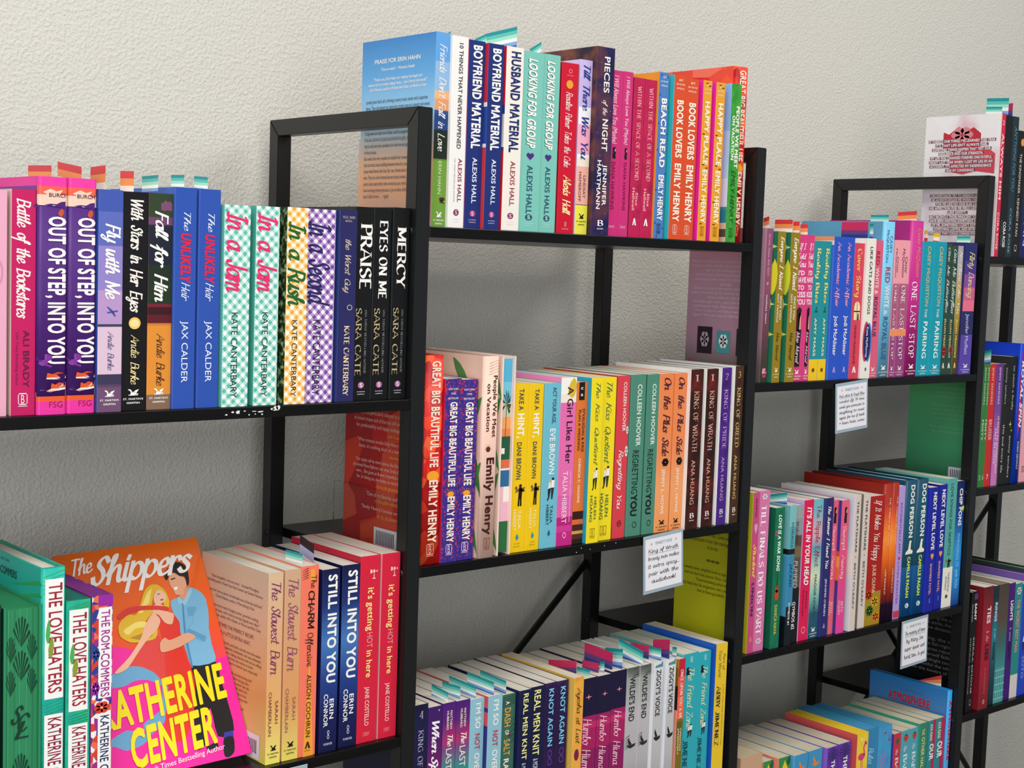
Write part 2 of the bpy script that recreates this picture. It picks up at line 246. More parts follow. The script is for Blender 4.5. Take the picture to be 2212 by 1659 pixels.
# small printed pictures, unit square, y up; (colour or None, outline)
def ell(cx,cy,rx,ry,n=14): return [(cx+rx*math.cos(2*math.pi*i/n),cy+ry*math.sin(2*math.pi*i/n)) for i in range(n)]
def pl(s): return [tuple(float(v) for v in p.split(',')) for p in s.split()]
SH={
'ell':[(None,ell(.5,.5,.5,.5,20))],
'rect':[(None,pl('0,0 1,0 1,1 0,1'))],
'star':[(None,pl('.5,1 .58,.6 1,.5 .58,.4 .5,0 .42,.4 0,.5 .42,.6'))],
'heart':[(None,pl('.5,0 .95,.5 1,.78 .8,1 .6,.95 .5,.8')),(None,pl('.5,0 .5,.8 .4,.95 .2,1 0,.78 .05,.5'))],
'griffin':[(None,pl('.1,0 .9,0 .9,.12 .1,.12')),(None,pl('.25,.12 .75,.12 .8,.4 .55,.55 .3,.5')),(None,pl('.3,.5 .45,.45 .3,.9 .1,1 .05,.85 .2,.75')),(None,pl('.5,.5 .78,.4 1,.95 .7,.8')),(None,pl('.62,.12 .9,.3 .95,.2 .85,.05'))],
'box':[(None,pl('0,.12 .08,.12 .08,1 0,1')),(None,pl('.92,.12 1,.12 1,1 .92,1')),(None,pl('0,.92 1,.92 1,1 0,1')),(None,pl('0,.12 1,.12 1,.2 0,.2')),(None,pl('0,0 1,0 1,.05 0,.05'))],
'leaf':[(None,pl('.62,0 .8,.12 .93,.35 .97,.6 .88,.85 .7,1 .62,.92 .45,.8 .3,.6 .2,.35 .3,.15 .45,.05')),],
'frond':[(None,pl('.02,1 .15,.97 .4,.85 .65,.65 .85,.4 .97,.15 1,0 .88,.1 .6,.25 .35,.45 .15,.7'))],
'frondr':[(None,pl('.98,1 .85,.97 .6,.85 .35,.65 .15,.4 .03,.15 0,0 .12,.1 .4,.25 .65,.45 .85,.7'))],
'shoe':[(None,pl('0,.2 .05,.75 .3,.6 .55,.8 .8,.75 1,.45 1,.3 .5,.25')),('#f5ece4',pl('0,.2 .5,.25 1,.3 .98,.15 .5,.05 .02,.08'))],
'plane':[(None,pl('.1,.45 .85,.62 .95,.6 .9,.5 .2,.35')),(None,pl('.4,.5 .1,.95 .2,.95 .6,.55')),(None,pl('.45,.42 .7,.05 .78,.1 .62,.48'))],
'couple':[('#2c1a14',ell(.62,.9,.12,.07)),('#1d1412',pl('.45,.3 .75,.3 .8,.82 .5,.84')),('#2c1a14',pl('.5,.66 .95,.62 1,.7 .55,.78')),('#8a5a3c',pl('.2,.6 .5,.66 .5,.78 .25,.76')),('#8a5a3c',ell(.25,.82,.11,.07)),('#1d1412',pl('.45,.3 .58,.3 .56,0 .42,0')),('#1d1412',pl('.62,.3 .75,.3 .76,0 .62,0')),('#1d1412',pl('.8,.68 1,.78 1,.84 .78,.74'))],
'kiss':[('#2a1a16',ell(.7,.93,.14,.06)),('#f1ece2',pl('.5,.55 .85,.55 .88,.88 .55,.88')),('#2a2f3a',pl('.55,.05 .7,.05 .85,.55 .5,.55')),('#e0b090',ell(.4,.86,.12,.06)),('#e9e2d4',pl('.15,.5 .5,.55 .45,.82 .25,.8')),('#1e1e1e',pl('.2,.12 .34,.12 .48,.55 .15,.5')),('#1a1a1a',pl('.05,.02 .2,0 .34,.12 .2,.13'))],
'lady':[('#2a1612',pl('.2,.6 .2,.95 .5,1 .8,.95 .6,.8 .55,.6')),('#e8b092',pl('.45,.62 .75,.62 .7,.88 .45,.9')),('#15131a',pl('.2,0 .8,0 .75,.35 .85,.62 .3,.62 .15,.3'))],
'flamingo':[(None,ell(.45,.45,.36,.13)),(None,pl('.7,.45 .82,.5 .72,.75 .86,.9 .76,.98 .6,.78')),(None,pl('.72,.98 .88,1 1,.88 .9,.84 .82,.9')),(None,pl('.42,.35 .47,.35 .45,0 .4,0')),(None,pl('.52,.35 .56,.35 .62,.02 .57,.02'))],
'bird':[(None,pl('.1,.35 .5,.3 .95,.4 .9,.15 .5,0 .25,.1')),(None,pl('.35,.3 .6,.35 .25,1 .2,.7'))],
'sun':[(None,ell(.5,.3,.34,.34))]+[(None,[( .5+.38*math.cos(a),.3+.38*math.sin(a)),(.5+.5*math.cos(a-.06),.3+.6*math.sin(a-.06)),(.5+.5*math.cos(a+.06),.3+.6*math.sin(a+.06))]) for a in (0.1,.6,1.1,1.57,2.1,2.6,3.05)],
'dog':[(None,pl('.05,0 .95,0 1,.2 .7,.35 .72,.8 .8,.95 .55,1 .5,.85 .4,.35 .1,.15'))],
'palm':[('#3a2a26',pl('.46,0 .52,0 .56,.7 .5,.7'))]+[('#26423a',[(.53,.72),(.53+.5*math.cos(a),.72+.26*math.sin(a)),(.53+.4*math.cos(a-.35),.70+.2*math.sin(a-.35))]) for a in (0,.6,1.2,1.8,2.4,3.0,3.6,5.8)],
'burst':[(None,[(.5,.5),(.5+.5*math.cos(a),.5+.5*math.sin(a)),(.5+.46*math.cos(a+.14),.5+.46*math.sin(a+.14))]) for a in [i*.42 for i in range(15)]],
'fan':[(None,[(.5,.0),(.5+.5*math.cos(a),.12+.85*math.sin(a)),(.5+.46*math.cos(a+.16),.12+.82*math.sin(a+.16))]) for a in (.35,.7,1.05,1.4,1.75,2.1,2.45)],
'flower':[(None,ell(.5+.28*math.cos(a),.5+.28*math.sin(a),.22,.22,8)) for a in (0,1.05,2.1,3.14,4.2,5.25)],
'berry':[(None,pl('.5,0 .85,.35 .95,.65 .7,.85 .3,.85 .05,.65 .15,.35')),('#2f7a44',pl('.2,.8 .8,.8 .65,1 .35,1'))],
'violin':[(None,ell(.5,.2,.42,.2)),(None,ell(.5,.42,.32,.14)),('#20130f',pl('.46,.45 .56,.45 .6,1 .52,1'))],
'bubble':[(None,ell(.5,.7,.5,.28)),(None,ell(.4,.35,.3,.22)),(None,pl('.55,.3 1,.1 .9,0 .4,.2'))],
'fanicon':[(None,pl('.45,0 .8,0 .8,.08 .45,.08')),(None,pl('.58,.08 .66,.08 .66,.4 .58,.4')),(None,ell(.62,.62,.12,.16,10)),(None,pl('.2,.45 .42,.5 .42,.75 .2,.8')),(None,pl('.8,.62 1,.72 1,.52'))],
'ring':[(None,[(.5+.5*math.cos(a),.5+.5*math.sin(a)),(.5+.5*math.cos(a+.4),.5+.5*math.sin(a+.4)),(.5+.38*math.cos(a+.4),.5+.38*math.sin(a+.4)),(.5+.38*math.cos(a),.5+.38*math.sin(a))]) for a in [i*.393 for i in range(16)]],
'flag':[(None,pl('0,0 .5,.2 1,0 1,1 0,1'))],
'cloud':[(None,pl('0,.1 .3,0 .6,.1 1,0 1,.7 .8,.95 .6,.8 .4,1 .15,.7 0,.8'))],
'cloud2':[(None,pl('0,0 1,0 1,1 .85,.9 .7,.55 .5,.6 .3,.4 .12,.5 0,.3'))],
'window':[(None,pl('0,0 1,0 1,.7 .85,.9 .5,1 .15,.9 0,.7')),('#a8324a',pl('.47,0 .53,0 .53,1 .47,1')),('#a8324a',pl('0,.42 1,.42 1,.48 0,.48')),('#3a2020',pl('.6,0 .85,0 .8,.35 .65,.35'))],
'tri':[(None,pl('0,0 1,.1 .5,1'))],'capa':[(None,pl('0,0 .28,0 .5,.62 .5,1 .36,1')),(None,pl('1,0 .6,0 .5,.62 .5,1 .64,1'))],
'branch':[(None,[(.0,i*.17),(.08,i*.17),(1,i*.17+.16),(.9,i*.17+.2)]) for i in range(5)],
'loop':[(None,[(.5+.3*math.cos(a),.74+.24*math.sin(a)),(.5+.3*math.cos(a+.7),.74+.24*math.sin(a+.7)),(.5+.2*math.cos(a+.7),.74+.16*math.sin(a+.7)),(.5+.2*math.cos(a),.74+.16*math.sin(a))]) for a in [i*.7 for i in range(9)]]+[(None,[(.5+.3*math.cos(a),.26+.24*math.sin(a)),(.5+.3*math.cos(a+.7),.26+.24*math.sin(a+.7)),(.5+.2*math.cos(a+.7),.26+.16*math.sin(a+.7)),(.5+.2*math.cos(a),.26+.16*math.sin(a))]) for a in [i*.7 for i in range(9)]],
'gem':[(None,pl('.5,0 .9,.4 .7,.8 .5,1 .3,.8 .1,.4'))],
}
def T(s,f,c,s0,s1,t0,t1): return ('T',s,f,c,s0,s1,t0,t1)      # lettering running down the spine
def H(s,f,c,s0,s1,t0,t1): return ('H',s,f,c,s0,s1,t0,t1)      # upright lettering across the spine
def R(c,s0,s1,t0=0,t1=1): return ('P','rect',c,s0,s1,t0,t1)
def P(sh,c,s0,s1,t0,t1): return ('P',sh,c,s0,s1,t0,t1)
def smg(c,s=.93,t0=.28,t1=.72): return [P('griffin',c,s-.03,s,t0,t1),H("ST. MARTIN'S",'b',c,s+.012,s+.02,.12,.88),H('GRIFFIN','b',c,s+.03,s+.038,.25,.75)]
def brk(c,s=.93,t0=.3,t1=.68): return [P('box',c,s-.03,s+.03,t0,t1),H('B','n',c,s-.022,s+.016,t0+.12,t1-.12)]
def src(c,c2,s=.92): return [P('ell',c,s-.017,s+.017,.33,.67),H('S','b',c2,s-.01,s+.01,.43,.57),H('sourcebooks','n',c2,s+.03,s+.036,.28,.72),H('casablanca','n',c2,s+.043,s+.049,.3,.7)]
def bee(c,s=.93): return [H('B','t',c,s-.03,s,.33,.67),H('BLOOM','b',c,s+.012,s+.019,.33,.67)]
class Print:
    """flat ink on a surface, gathered into one mesh"""
    def __init__(s): s.v=[]; s.f=[]; s.m=[]; s.mats=[]; s.k={}; s.n=0
    def slot(s,c):
        if c not in s.k: s.k[c]=len(s.mats); s.mats.append(mat(c,.4))
        return s.k[c]
    def add(s,V,Fc,c,fn):
        s.n+=1; b=len(s.v); i=s.slot(c)
        s.v+=[fn(v[0],v[1],s.n+(.22*v[2] if len(v)>2 else 0)) for v in V]; s.f+=[tuple(q+b for q in t) for t in Fc]; s.m+=[i]*len(Fc)
    def items(s,items,fn):
        """fn(t across 0..1, s down 0..1, layer) -> point"""
        for it in items:
            if isinstance(it,list): s.items(it,fn); continue
            k,a=it[0],it[1:]
            if k=='T':
                txt,f,c,s0,s1,t0,t1=a; V,Fc,_=layout(txt,f); s.add(V,Fc,c,lambda x,y,n:fn(t0+(t1-t0)*y,s0+(s1-s0)*x,n))
            elif k=='H':
                txt,f,c,s0,s1,t0,t1=a; V,Fc,_=layout(txt,f); s.add(V,Fc,c,lambda x,y,n:fn(t0+(t1-t0)*x,s1-(s1-s0)*y,n))
            else:
                sh,c,s0,s1,t0,t1=a
                for pc,poly in SH[sh]:
                    if sh=='rect':
                        g_=[0,.012,.03,.055,.1,.5,.9,.945,.97,.988,1]; q=[(a,j) for j in (0,1) for a in g_]; Fc=[(i,i+1,i+12,i+11) for i in range(10)]
                    else:
                        q=poly; Fc=[tuple(range(len(poly)))]
                    s.add(q,Fc,pc or c,lambda x,y,n:fn(t0+(t1-t0)*x,s1-(s1-s0)*y,n)); s.n-=1
                s.n+=1
    def build(s,name,parent):
        if not s.f: return None
        return link(name,rawmesh(s.v,s.f,s.m),s.mats,parent)
# ---------------------------------------------------------------- books
def hc_outline(th,d,wall,bulge):
    """spine-rounded case: outer then inner outline in x,y"""
    tt=[0,.012,.03,.055,.09,.15,.5,.85,.91,.945,.97,.988,1]; arc=[(th*t, bulge*abs(2*t-1)**12) for t in tt]
    out=[(0,d)]+arc+[(th,d)]
    inn=[(th-wall,d)]+[(wall+(th-2*wall)*(1-i/4),bulge*.9+wall) for i in range(5)]+[(wall,d)]
    return out,inn
def book(x,z,inset,th,h,kind,spine,left,pages,items,label,group,art=None,depth=None,right=None,front=None):
    mm=.001; x*=mm; th*=mm; h*=mm; y=inset*mm
    hard=kind in 'hf'; d=(depth or (153 if hard else 139))*mm
    e=empty('hardcover_book' if hard else 'paperback_book',(x,y,z)); tag(e,label,'book',group)
    pg=mat('paper:'+(pages or '#ddd5c6'),.8)
    ms=mat(spine,.42); ml=mat(left or spine,.42); mr=mat(right or left or spine,.42)
    if kind=='f':      # stands with its page edges to the room
        w_=2.3*mm; bd=[]
        bm=[(0,0),(w_,0),(w_,d-3*mm),(th-w_,d-3*mm),(th-w_,0),(th,0),(th,d),(0,d)]
        vs,fs,n=prism(bm,0,h); fs+=[(0,1,2,7),(2,3,6,7),(3,4,5,6),(n+7,n+2,n+1,n),(n+7,n+6,n+3,n+2),(n+6,n+5,n+4,n+3)]
        mi=[0,0,0,0,0,2,0,1]+[0]*6; link('cover',rawmesh(vs,fs,mi),[ms,ml,mr],e)
        link('page_block',boxmesh(w_,th-w_,4*mm,d-3*mm,3*mm,h-3*mm),[front or pg],e); yf=lambda t:3.8*mm; rg=(w_,th-2*w_)
        if items:
            p=Print(); p.items(items,lambda t,s,n:(rg[0]+t*rg[1],yf(t)-.00004*n,3*mm+(1-s)*(h-6*mm))); p.build('fore_edge_marking',e)
        if art:
            p=Print(); p.items(art,lambda t,s,n:(-.0002-.00003*n,(1-t)*d,(1-s)*h)); p.build('cover_lettering',e)
        return e
    if hard:
        wall=2.4*mm; bulge=min(3.4*mm,th*.16); out,inn=hc_outline(th,d,wall,bulge); poly=out+inn; no=len(out)
        vs,fs,n=prism(poly,0,h); mi=[1]+[0]*(no-3)+[2]+[0]*(n-no+1); mi=mi[:n]+[0]*(n-len(mi))
        bm=bmesh.new(); bv=[bm.verts.new(v) for v in vs]
        for q,mt in zip(fs,mi): bm.faces.new([bv[i] for i in q]).material_index=mt
        a1=list(range(1,no-1))+[no+1,no+5]
        for lv in (0,n):
            for q in ([0,1,no+5,no+6],a1,[no-2,no-1,no,no+1]): bm.faces.new([bv[lv+i] for i in q])
        bmesh.ops.recalc_face_normals(bm,faces=bm.faces)
        me=bpy.data.meshes.new('m'); bm.to_mesh(me); bm.free(); link('cover',me,[ms,ml,mr],e)
        for pz in me.polygons:
            if abs(pz.normal.z)<.5 and pz.material_index==0: pz.use_smooth=True
        link('page_block',boxmesh(wall+.2*mm,th-wall-.2*mm,bulge+wall+.4*mm,d-4*mm,3*mm,h-3.2*mm),[pg],e)
        yf=lambda t:bulge*abs(2*min(max(t,0),1)-1)**12-.0003
    else:
        wall=.45*mm; r=.7*mm
        out=[(0,d),(0,r),(r*.3,r*.3),(r,0),(th-r,0),(th-r*.3,r*.3),(th,r),(th,d)]; inn=[(th-wall,d),(th-wall,wall+r*.4),(wall,wall+r*.4),(wall,d)]
        vs,fs,n=prism(out+inn,0,h); mi=[1,1,0,0,0,2,2]+[0]*(n-7)
        fs+=[(n,n+11,n+10,n+1)[::-1],(n+1,n+10,n+9,n+6),(n+6,n+9,n+8,n+7),(n+1,n+6,n+5,n+4,n+3,n+2),(0,1,10,11),(1,6,9,10),(6,7,8,9),(1,2,3,4,5,6)]; mi+=[1,0,2,0,0,0,0,0]
        bm=bmesh.new(); bv=[bm.verts.new(v) for v in vs]
        for q,mt in zip(fs,mi): bm.faces.new([bv[i] for i in q]).material_index=mt
        bmesh.ops.recalc_face_normals(bm,faces=bm.faces); me=bpy.data.meshes.new('m'); bm.to_mesh(me); bm.free(); link('cover',me,[ms,ml,mr],e)
        link('page_block',boxmesh(wall,th-wall,wall+r*.4,d-.8*mm,.2*mm,h-.5*mm),[pg],e)
        yf=lambda t:-.0002
    if items:
        p=Print(); p.items(items,lambda t,s,n:(t*th,yf(t)-.00003*n,(1-s)*h)); p.build('spine_lettering',e)
    if art:
        p=Print(); p.items(art,lambda t,s,n:(-.0002-.00003*n,d*(1-t),(1-s)*h)); p.build('cover_lettering',e)
    return e
# ---------------------------------------------------------------- the books, shelf by shelf: (spine, side cover, page edges, print, label)
W='#f4f0ea'
def oos(t0,t1): return [R('#e93a9f',0,.045),R('#e8604a',.04,.075),P('cloud','#f3c7b4',.05,.1,0,1),R('#f3c7b4',.075,.12),P('cloud2','#4b2074',.1,.13,-.1,.9),H('BURCH','b','#2a1d2e',.068,.084,t0,t1),P('leaf','#c2532c',.13,.165,.6,.85),
 T('OUT OF STEP, INTO YOU','k',W,.165,.785,.36,.9),P('bubble','#7a2f92',.74,.8,0,.5),P('shoe','#d9552d',.812,.852,.3,.98),P('cloud2','#f3c7b4',.862,.925,0,1),P('shoe','#d9552d',.855,.90,.45,.95),R('#e4572c',.922,.945),R('#e6349b',.943,1),H('FSG','n','#8d1230',.945,.97,.4,.85)]
def unl(): return [T('The','c','#dfe6f5',.11,.195,.42,.7),T('UNLIKELY','j','#e0213f',.205,.43,.3,.72),T('Heir','c','#dfe6f5',.425,.51,.35,.7),T('JAX CALDER','n','#e6ecf8',.6,.88,.38,.66)]
def kc(a,b,c,t0=.32,t1=.56): return T('KATE CANTERBARY','n',c,a,b,t0,t1)
def cate(title,a,b,t0,t1): return [T(title,'t',W,a,b,t0,t1),T('SARA CATE','s','#cdb88a',.52,.87,.14,.44),T('USA TODAY BESTSELLING AUTHOR','s','#8b8b90',.53,.86,.62,.73),src('#b06a9a','#f0e0f0',.92)]
gbbl=lambda a,b:[T('GREAT BIG BEAUTIFUL LIFE','k','#f6ddc8',a,.533,.36,.78),P('ell','#f3a02a',.55,.6,.2,.85),T('EMILY HENRY','k','#f6ddc8',.595,.895,.36,.78),brk('#f0a090')]
def eh(title,s0,s1,s2,s3,c=W,t0=.3,t1=.78): return [H('#1','n',c,.02,.035,.35,.65),H('NEW YORK TIMES','n',c,.05,.06,.15,.85),H('BESTSELLER','n',c,.075,.085,.2,.8),T(title,'k',c,s0,s1,t0,t1),T('EMILY HENRY','k',c,s2,s3,t0,t1)]
def bm(t,c,a,b,s): return [T(t,'k',c,.025,.572,.3,.8),T('ALEXIS HALL','b',a,.62,.865,.42,.68),src(b,s)]
def wr(n,t,c): return [H(n,'s',c,.035,.075,.35,.62),T(t,'s',c,.135,.515,.3,.66),T('ANA HUANG','n',c,.565,.845,.3,.6),bee('#efe6dc')]
def em(n,t,c='#cfe0c0'): return [T('EMMY SANDERS','b',c,.03,.33,.3,.62),T(t,'b',c,.45,.62,.25,.75),H(n,'n','#f0e8d8',.9,.94,.35,.65)]
palmleaf=[P('leaf','#4f8a4a',-0,.14,.5,1.05),P('leaf','#4f8a4a',.3,.42,.5,1.05),P('leaf','#4f8a4a',.62,.74,.55,1.05),P('leaf','#4f8a4a',.08,.2,.05,.45),P('leaf','#4f8a4a',.84,.96,.5,1)]
lhl=lambda c1,c2:[P('branch','#3fa347',.0,.1,.05,.95),P('branch','#2f8a50',.52,.6,.05,.95),R('#f3f3ee',.043,.523,.12,.9),T('THE LOVE HATERS','b','#a02636',.06,.5,.28,.82),R('#f3f3ee',.586,1,.12,.9),T('KATHERINE CENTER','b','#8f1f3c',.6,.94,.28,.82),P('leaf','#4fae52',.2,.3,.1,.35),P('leaf','#8a9a3a',.27,.36,.2,.5)]
back=lambda c,x0,x1,L:[H(t,'n',c,s,s+hh,x0+(x1-x0)*a,x0+(x1-x0)*b) for t,s,hh,a,b in L]
ART={
'A2':('books on the upper shelf of the near bay',[
('#e2a3ba','#e6a8be',None,[P('ring','#cf8aa8',.3,.42,.2,.8)],'pale pink paperback at the cut-off end of the row, beside the magenta one'),
('#c0175c','#e4d2c4',None,[T('Battle of the Bookstores','d','#f8e2dc',.04,.57,.24,.74),T('ALI BRADY','b','#5f1140',.62,.875,.5,.74),T('USA Today Bestselling Author','n','#82164c',.63,.865,.2,.31),brk('#f3d8dc')],'magenta paperback with swirling cream script between pale pink and purple books'),
('#4b2074','b:#3b1b5e,#3b1b5e@.9,#7a3392@.93,#e93a9f@.96',None,oos(.35,.98),'first purple hardcover with tall white capitals and pink top, right after the magenta paperback'),
('#4b2074','#3b1b5e',None,oos(.3,.9),'second purple hardcover with tall white capitals and pink top, beside the blue sky spine'),
('b:#6c4a6c,#6c4a6c@.1,#57405f@.11,#3a3450@.125,#d9bcd0@.17,#dcb9cf@.38,#3a3a55@.383,#b592c4@.395,#8f80c2@.55,#5a66b4@.75,#3f55a8@.9','#3558b0',None,[T('Fly with Me','d',W,.15,.49,.32,.85),P('plane','#3f4f8e',.52,.57,.3,.85),T('Andie Burke','c','#4a4a7a',.635,.81,.42,.66),smg(W)],'lilac and blue paperback with a small airplane under its white script title'),
('#0d0b0f','#1a1215',None,[T('With Stars in Her Eyes','d','#f6eae2',.035,.55,.36,.78),P('ell','#f2c060',.57,.625,.3,.75),P('ell','#f7dc9a',.58,.615,.36,.68),T('Andie Burke','c','#f3dc9a',.65,.88,.4,.7),smg(W)],'black paperback with cream script and a golden round charm on the spine'),
('b:#836650,#836650@.065,#dd8c33@.07,#e08e35@.385,#c87a2c@.39,#5a1723@.4,#3a1018@.44,#6e1f2c@.475,#22301f@.49,#1f2c20@.6,#1b2030@.67,#1e2430@.84,#6b3f66@.855,#2f3f28@.89','#4a1a22',None,[P('cloud','#7a4a6a',.03,.08,.5,.95),T('Fall for Him','d',W,.08,.5,.3,.78),T('Andie Burke','c','#4a2418',.645,.89,.4,.72),smg(W)],'dark paperback with big white script above an orange lower half'),
('#2c50a9','#4468c2',None,unl(),'royal blue paperback with red and white lettering, the copy beside the orange-footed book'),
('#2c50a9','#4468c2',None,unl(),'royal blue paperback with red and white lettering, the copy beside the teal gingham books'),
('k:#5fb8a6:95:#b4dcd2','#72cfc0',None,[T('In a Jam','d','#e22f6c',.03,.43,.12,.85),kc(.53,.955,'#14302c')],'teal gingham paperback with pink brush title, the copy next to royal blue'),
('k:#5fb8a6:95:#b4dcd2','#58b8a8',None,[T('In a Jam','d','#e22f6c',.03,.43,.12,.85),kc(.53,.955,'#14302c')],'teal gingham paperback with pink brush title, the copy next to yellow gingham'),
('k:#eca43a:95:#f6d396','n:150:#101a0c,#26401c,#c8d0a0','#f2ecc8',[T('In a Rush','d','#226028',.07,.5,.12,.85),kc(.57,.96,'#2a2210')],'yellow-orange gingham paperback with dark green brush title'),
('k:#77479d:95:#b99acd','#4a2a68',None,[T('In a Second','d','#29225f',.06,.5,.14,.8),kc(.57,.96,'#241838')],'purple gingham paperback with navy brush title'),
('#26265c','#25397a',None,[H('VITAL SIGNS','s','#c8b9a0',.03,.042,.15,.85),H('NOVEL','s','#c8b9a0',.05,.06,.3,.7),T('the Worst Guy','c','#dcc6ac',.15,.43,.35,.66),P('heart','#26265c',.5,.51,.4,.5),P('ring','#c8b9a0',.49,.52,.5,.8),T('KATE CANTERBARY','t','#e4cca8',.6,.97,.38,.66)],'navy blue paperback with thin gold script between gingham and black books'),
('#0b0b0d','#1d2226',None,cate('PRAISE',.085,.42,.3,.9),'first of three black paperbacks, short bold white serif title, beside the navy one'),
('#0b0b0d','#1d2a2e',None,cate('EYES ON ME',.065,.47,.34,.78),'middle one of the three black paperbacks with white serif titles'),
('#0b0b0d','#1b2428',None,cate('MERCY',.1,.42,.28,.78),'last of three black paperbacks, tight against the black metal post'),
]),
'A4a':('books on the lower shelf of the near bay',[
('#0d2a22','#0d2a22','#1d4a3a',[],'dark green hardcover, only a sliver in view at the edge of the low shelf'),
('#2c8658','#0f3b2a','#2c8658',[R('#46a374',0,1,.1,.13),R('#23784e',0,1,.3,.32),R('#46a374',0,1,.45,.47),R('#46a374',0,1,.66,.68),R('#23784e',0,1,.85,.87)]+[P('fan','#123a2a',s,s+.15,.2,.8) for s in (.03,.19)]+[P('fan','#123a2a',s,s+.14,t,t+.6) for s in (.11,.27) for t in (-.32,.74)][0:0]+[P('fan','#123a2a',.12,.25,.0,.36),P('fan','#123a2a',.12,.25,.64,1),P('fan','#123a2a',.28,.41,.0,.36),P('fan','#123a2a',.28,.41,.64,1),H('S','d','#123a2a',.46,.54,.2,.6),H('C','d','#123a2a',.5,.58,.4,.8),H('L','d','#123a2a',.54,.61,.3,.75)]+[P('fan','#123a2a',.68,.82,.2,.8),P('fan','#123a2a',.84,.98,.2,.8)],'green hardcover standing with patterned page edges of dark fans outward'),
('n:60:#12a796,#1fb0a0,#2fbf8a','#1aa798',None,lhl(0,0),'tall teal palm-leaf hardcover with white title labels in dark red capitals'),
('n:60:#149a80,#1fae92,#2fbf8a','#128a72','#1f6f62',lhl(0,0),'short teal palm-leaf paperback with white title labels, beside the tall one'),
('v:170:#d8402f,#f3ece6,#2f3f8e,#e8704f,#9a2f8a,#1f7a6a','#8a2a80','#7a2a80',[R('#9a2aa0',0,.05,.3,1),R('#f3f1ee',.058,.486,.32,.95),T('THE ROM-COMMERS','b','#a02a8a',.07,.48,.45,.85),R('#f3f1ee',.55,1,.32,.95),T('KATHERINE CENTER','b','#1f2a5a',.57,.96,.45,.85),P('flower','#2f4f9e',.24,.31,0,.4),P('flower','#8a2aa0',.4,.47,0,.4),P('flower','#d8402f',.5,.56,.1,.9)],'floral red and purple paperback with white title labels, beside the face-out book'),
]),
'A4b':('books behind the face-out book',[
('g:#f0e468,#ecd070@.1,#e6ab68@.3,#dfa878@.6,#d9b694','g:#f2e76a,#f0cf78@.12,#f0a468@.35,#eebc98@.75,#d9bda4',None,[T('The Slowest Burn','c','#7b2a63',.05,.53,.22,.8),T('SARAH','n','#5a2a35',.67,.79,.58,.78),T('CHAMBERLAIN','n','#5a2a35',.62,.85,.14,.34),smg('#1c1a18')],'peach paperback with plum script and its printed back cover in view'),
('g:#e8d860,#e0bd68@.12,#dd9a5e@.3,#d89d70@.6,#cfa584','#e0b088',None,[T('The Slowest Burn','c','#8f4a6a',.05,.53,.22,.8),T('SARAH','n','#8a5a55',.67,.79,.58,.78),T('CHAMBERLAIN','n','#8a5a55',.62,.85,.14,.34),smg('#1c1a18')],'peach paperback with plum script, second copy, beside the coral one'),
('#f3775d','#f3876d',None,[P('tri','#f0a236',.45,1.3,.1,1),R('#f0a236',.02,.08,.5,.75),P('branch','#2a1512',.0,.07,0,.4),T('The','h','#2a1512',.05,.12,.55,.85),T('CHARM','H','#1d1512',.13,.33,.42,.75),T('Offensive','h','#1d1512',.35,.53,.4,.72),T('ALISON COCHRUN','b','#4a2818',.57,.9,.42,.66),P('capa','#3a1f16',.925,.96,.38,.7),H('ATRIA','n','#3a1f16',.968,.975,.35,.7)],'coral and orange paperback with a hand-lettered black title'),
('g:#101340,#151c55@.2,#23408a@.4,#4476b8@.6,#1c3070@.8,#0f143e','#12164a',None,[T('STILL INTO YOU','k',W,.03,.62,.35,.82),T('ERIN','b',W,.71,.82,.55,.78),T('CONNOR','b',W,.68,.86,.22,.45),P('loop','#d8dcf0',.88,.93,.4,.62),H('FOREVER','n','#d8dcf0',.95,.962,.25,.75)],'dark blue paperback with heavy white capitals, the copy beside the coral one'),
('g:#101340,#151c55@.2,#23408a@.4,#4476b8@.6,#1c3070@.8,#0f143e','#12164a',None,[T('STILL INTO YOU','k',W,.03,.62,.35,.82),T('ERIN','b',W,.71,.82,.55,.78),T('CONNOR','b',W,.68,.86,.22,.45),P('loop','#d8dcf0',.88,.93,.4,.62),H('FOREVER','n','#d8dcf0',.95,.962,.25,.75)],'dark blue paperback with heavy white capitals, the copy beside the bright red pair'),
('#d41f3c','#c21735',None,[P('fanicon','#f3c9c4',.06,.125,.4,.85),T("it's getting",'b','#f7e08a',.17,.4,.4,.7),T('HOT','n','#ee9a9a',.41,.49,.4,.68),T('in here','b','#f7e08a',.505,.65,.4,.68),T('JANE COSTELLO','b','#f7c9c2',.7,.91,.38,.58),H('ZIBBY','n','#f0868a',.945,.965,.3,.65)],'bright red paperback with yellow lettering, the copy beside the dark blue pair'),
('#d41f3c','#f0b8b8',None,[P('fanicon','#f3c9c4',.06,.125,.4,.85),T("it's getting",'b','#f7e08a',.17,.4,.4,.7),T('HOT','n','#ee9a9a',.41,.49,.4,.68),T('in here','b','#f7e08a',.505,.65,.4,.68),T('JANE COSTELLO','b','#f7c9c2',.7,.91,.38,.58),H('ZIBBY','n','#f0868a',.945,.965,.3,.65)],'bright red paperback with yellow lettering, the copy beside the black post'),
]),
'B1':('books on the top shelf of the middle bay',[
('b:#6d9a38,#6d9a38@.3,#5c8a30@.34,#1a2618@.35,#16221a@.49,#22407e@.5,#2a4f90@.58,#dd9a6a@.6,#e8b080@.66,#8fb4da@.7,#5f9fdc@.85','g:#eac3b4,#f2ab80@.2,#f4bd96@.35,#bfe0f4@.52,#a4d6f6@.6,#62abe4@.8,#3f86cc',None,[T("Friends Don't Fall in Love",'c',W,.06,.61,.3,.75),T('ERIN HAHN','n','#d8e0b8',.66,.83,.38,.6),P('bubble','#4a2a1c',.845,.88,.5,.9),smg(W,.95)],'paperback with blue sky back cover in view and green foot, beside the mitred frame'),
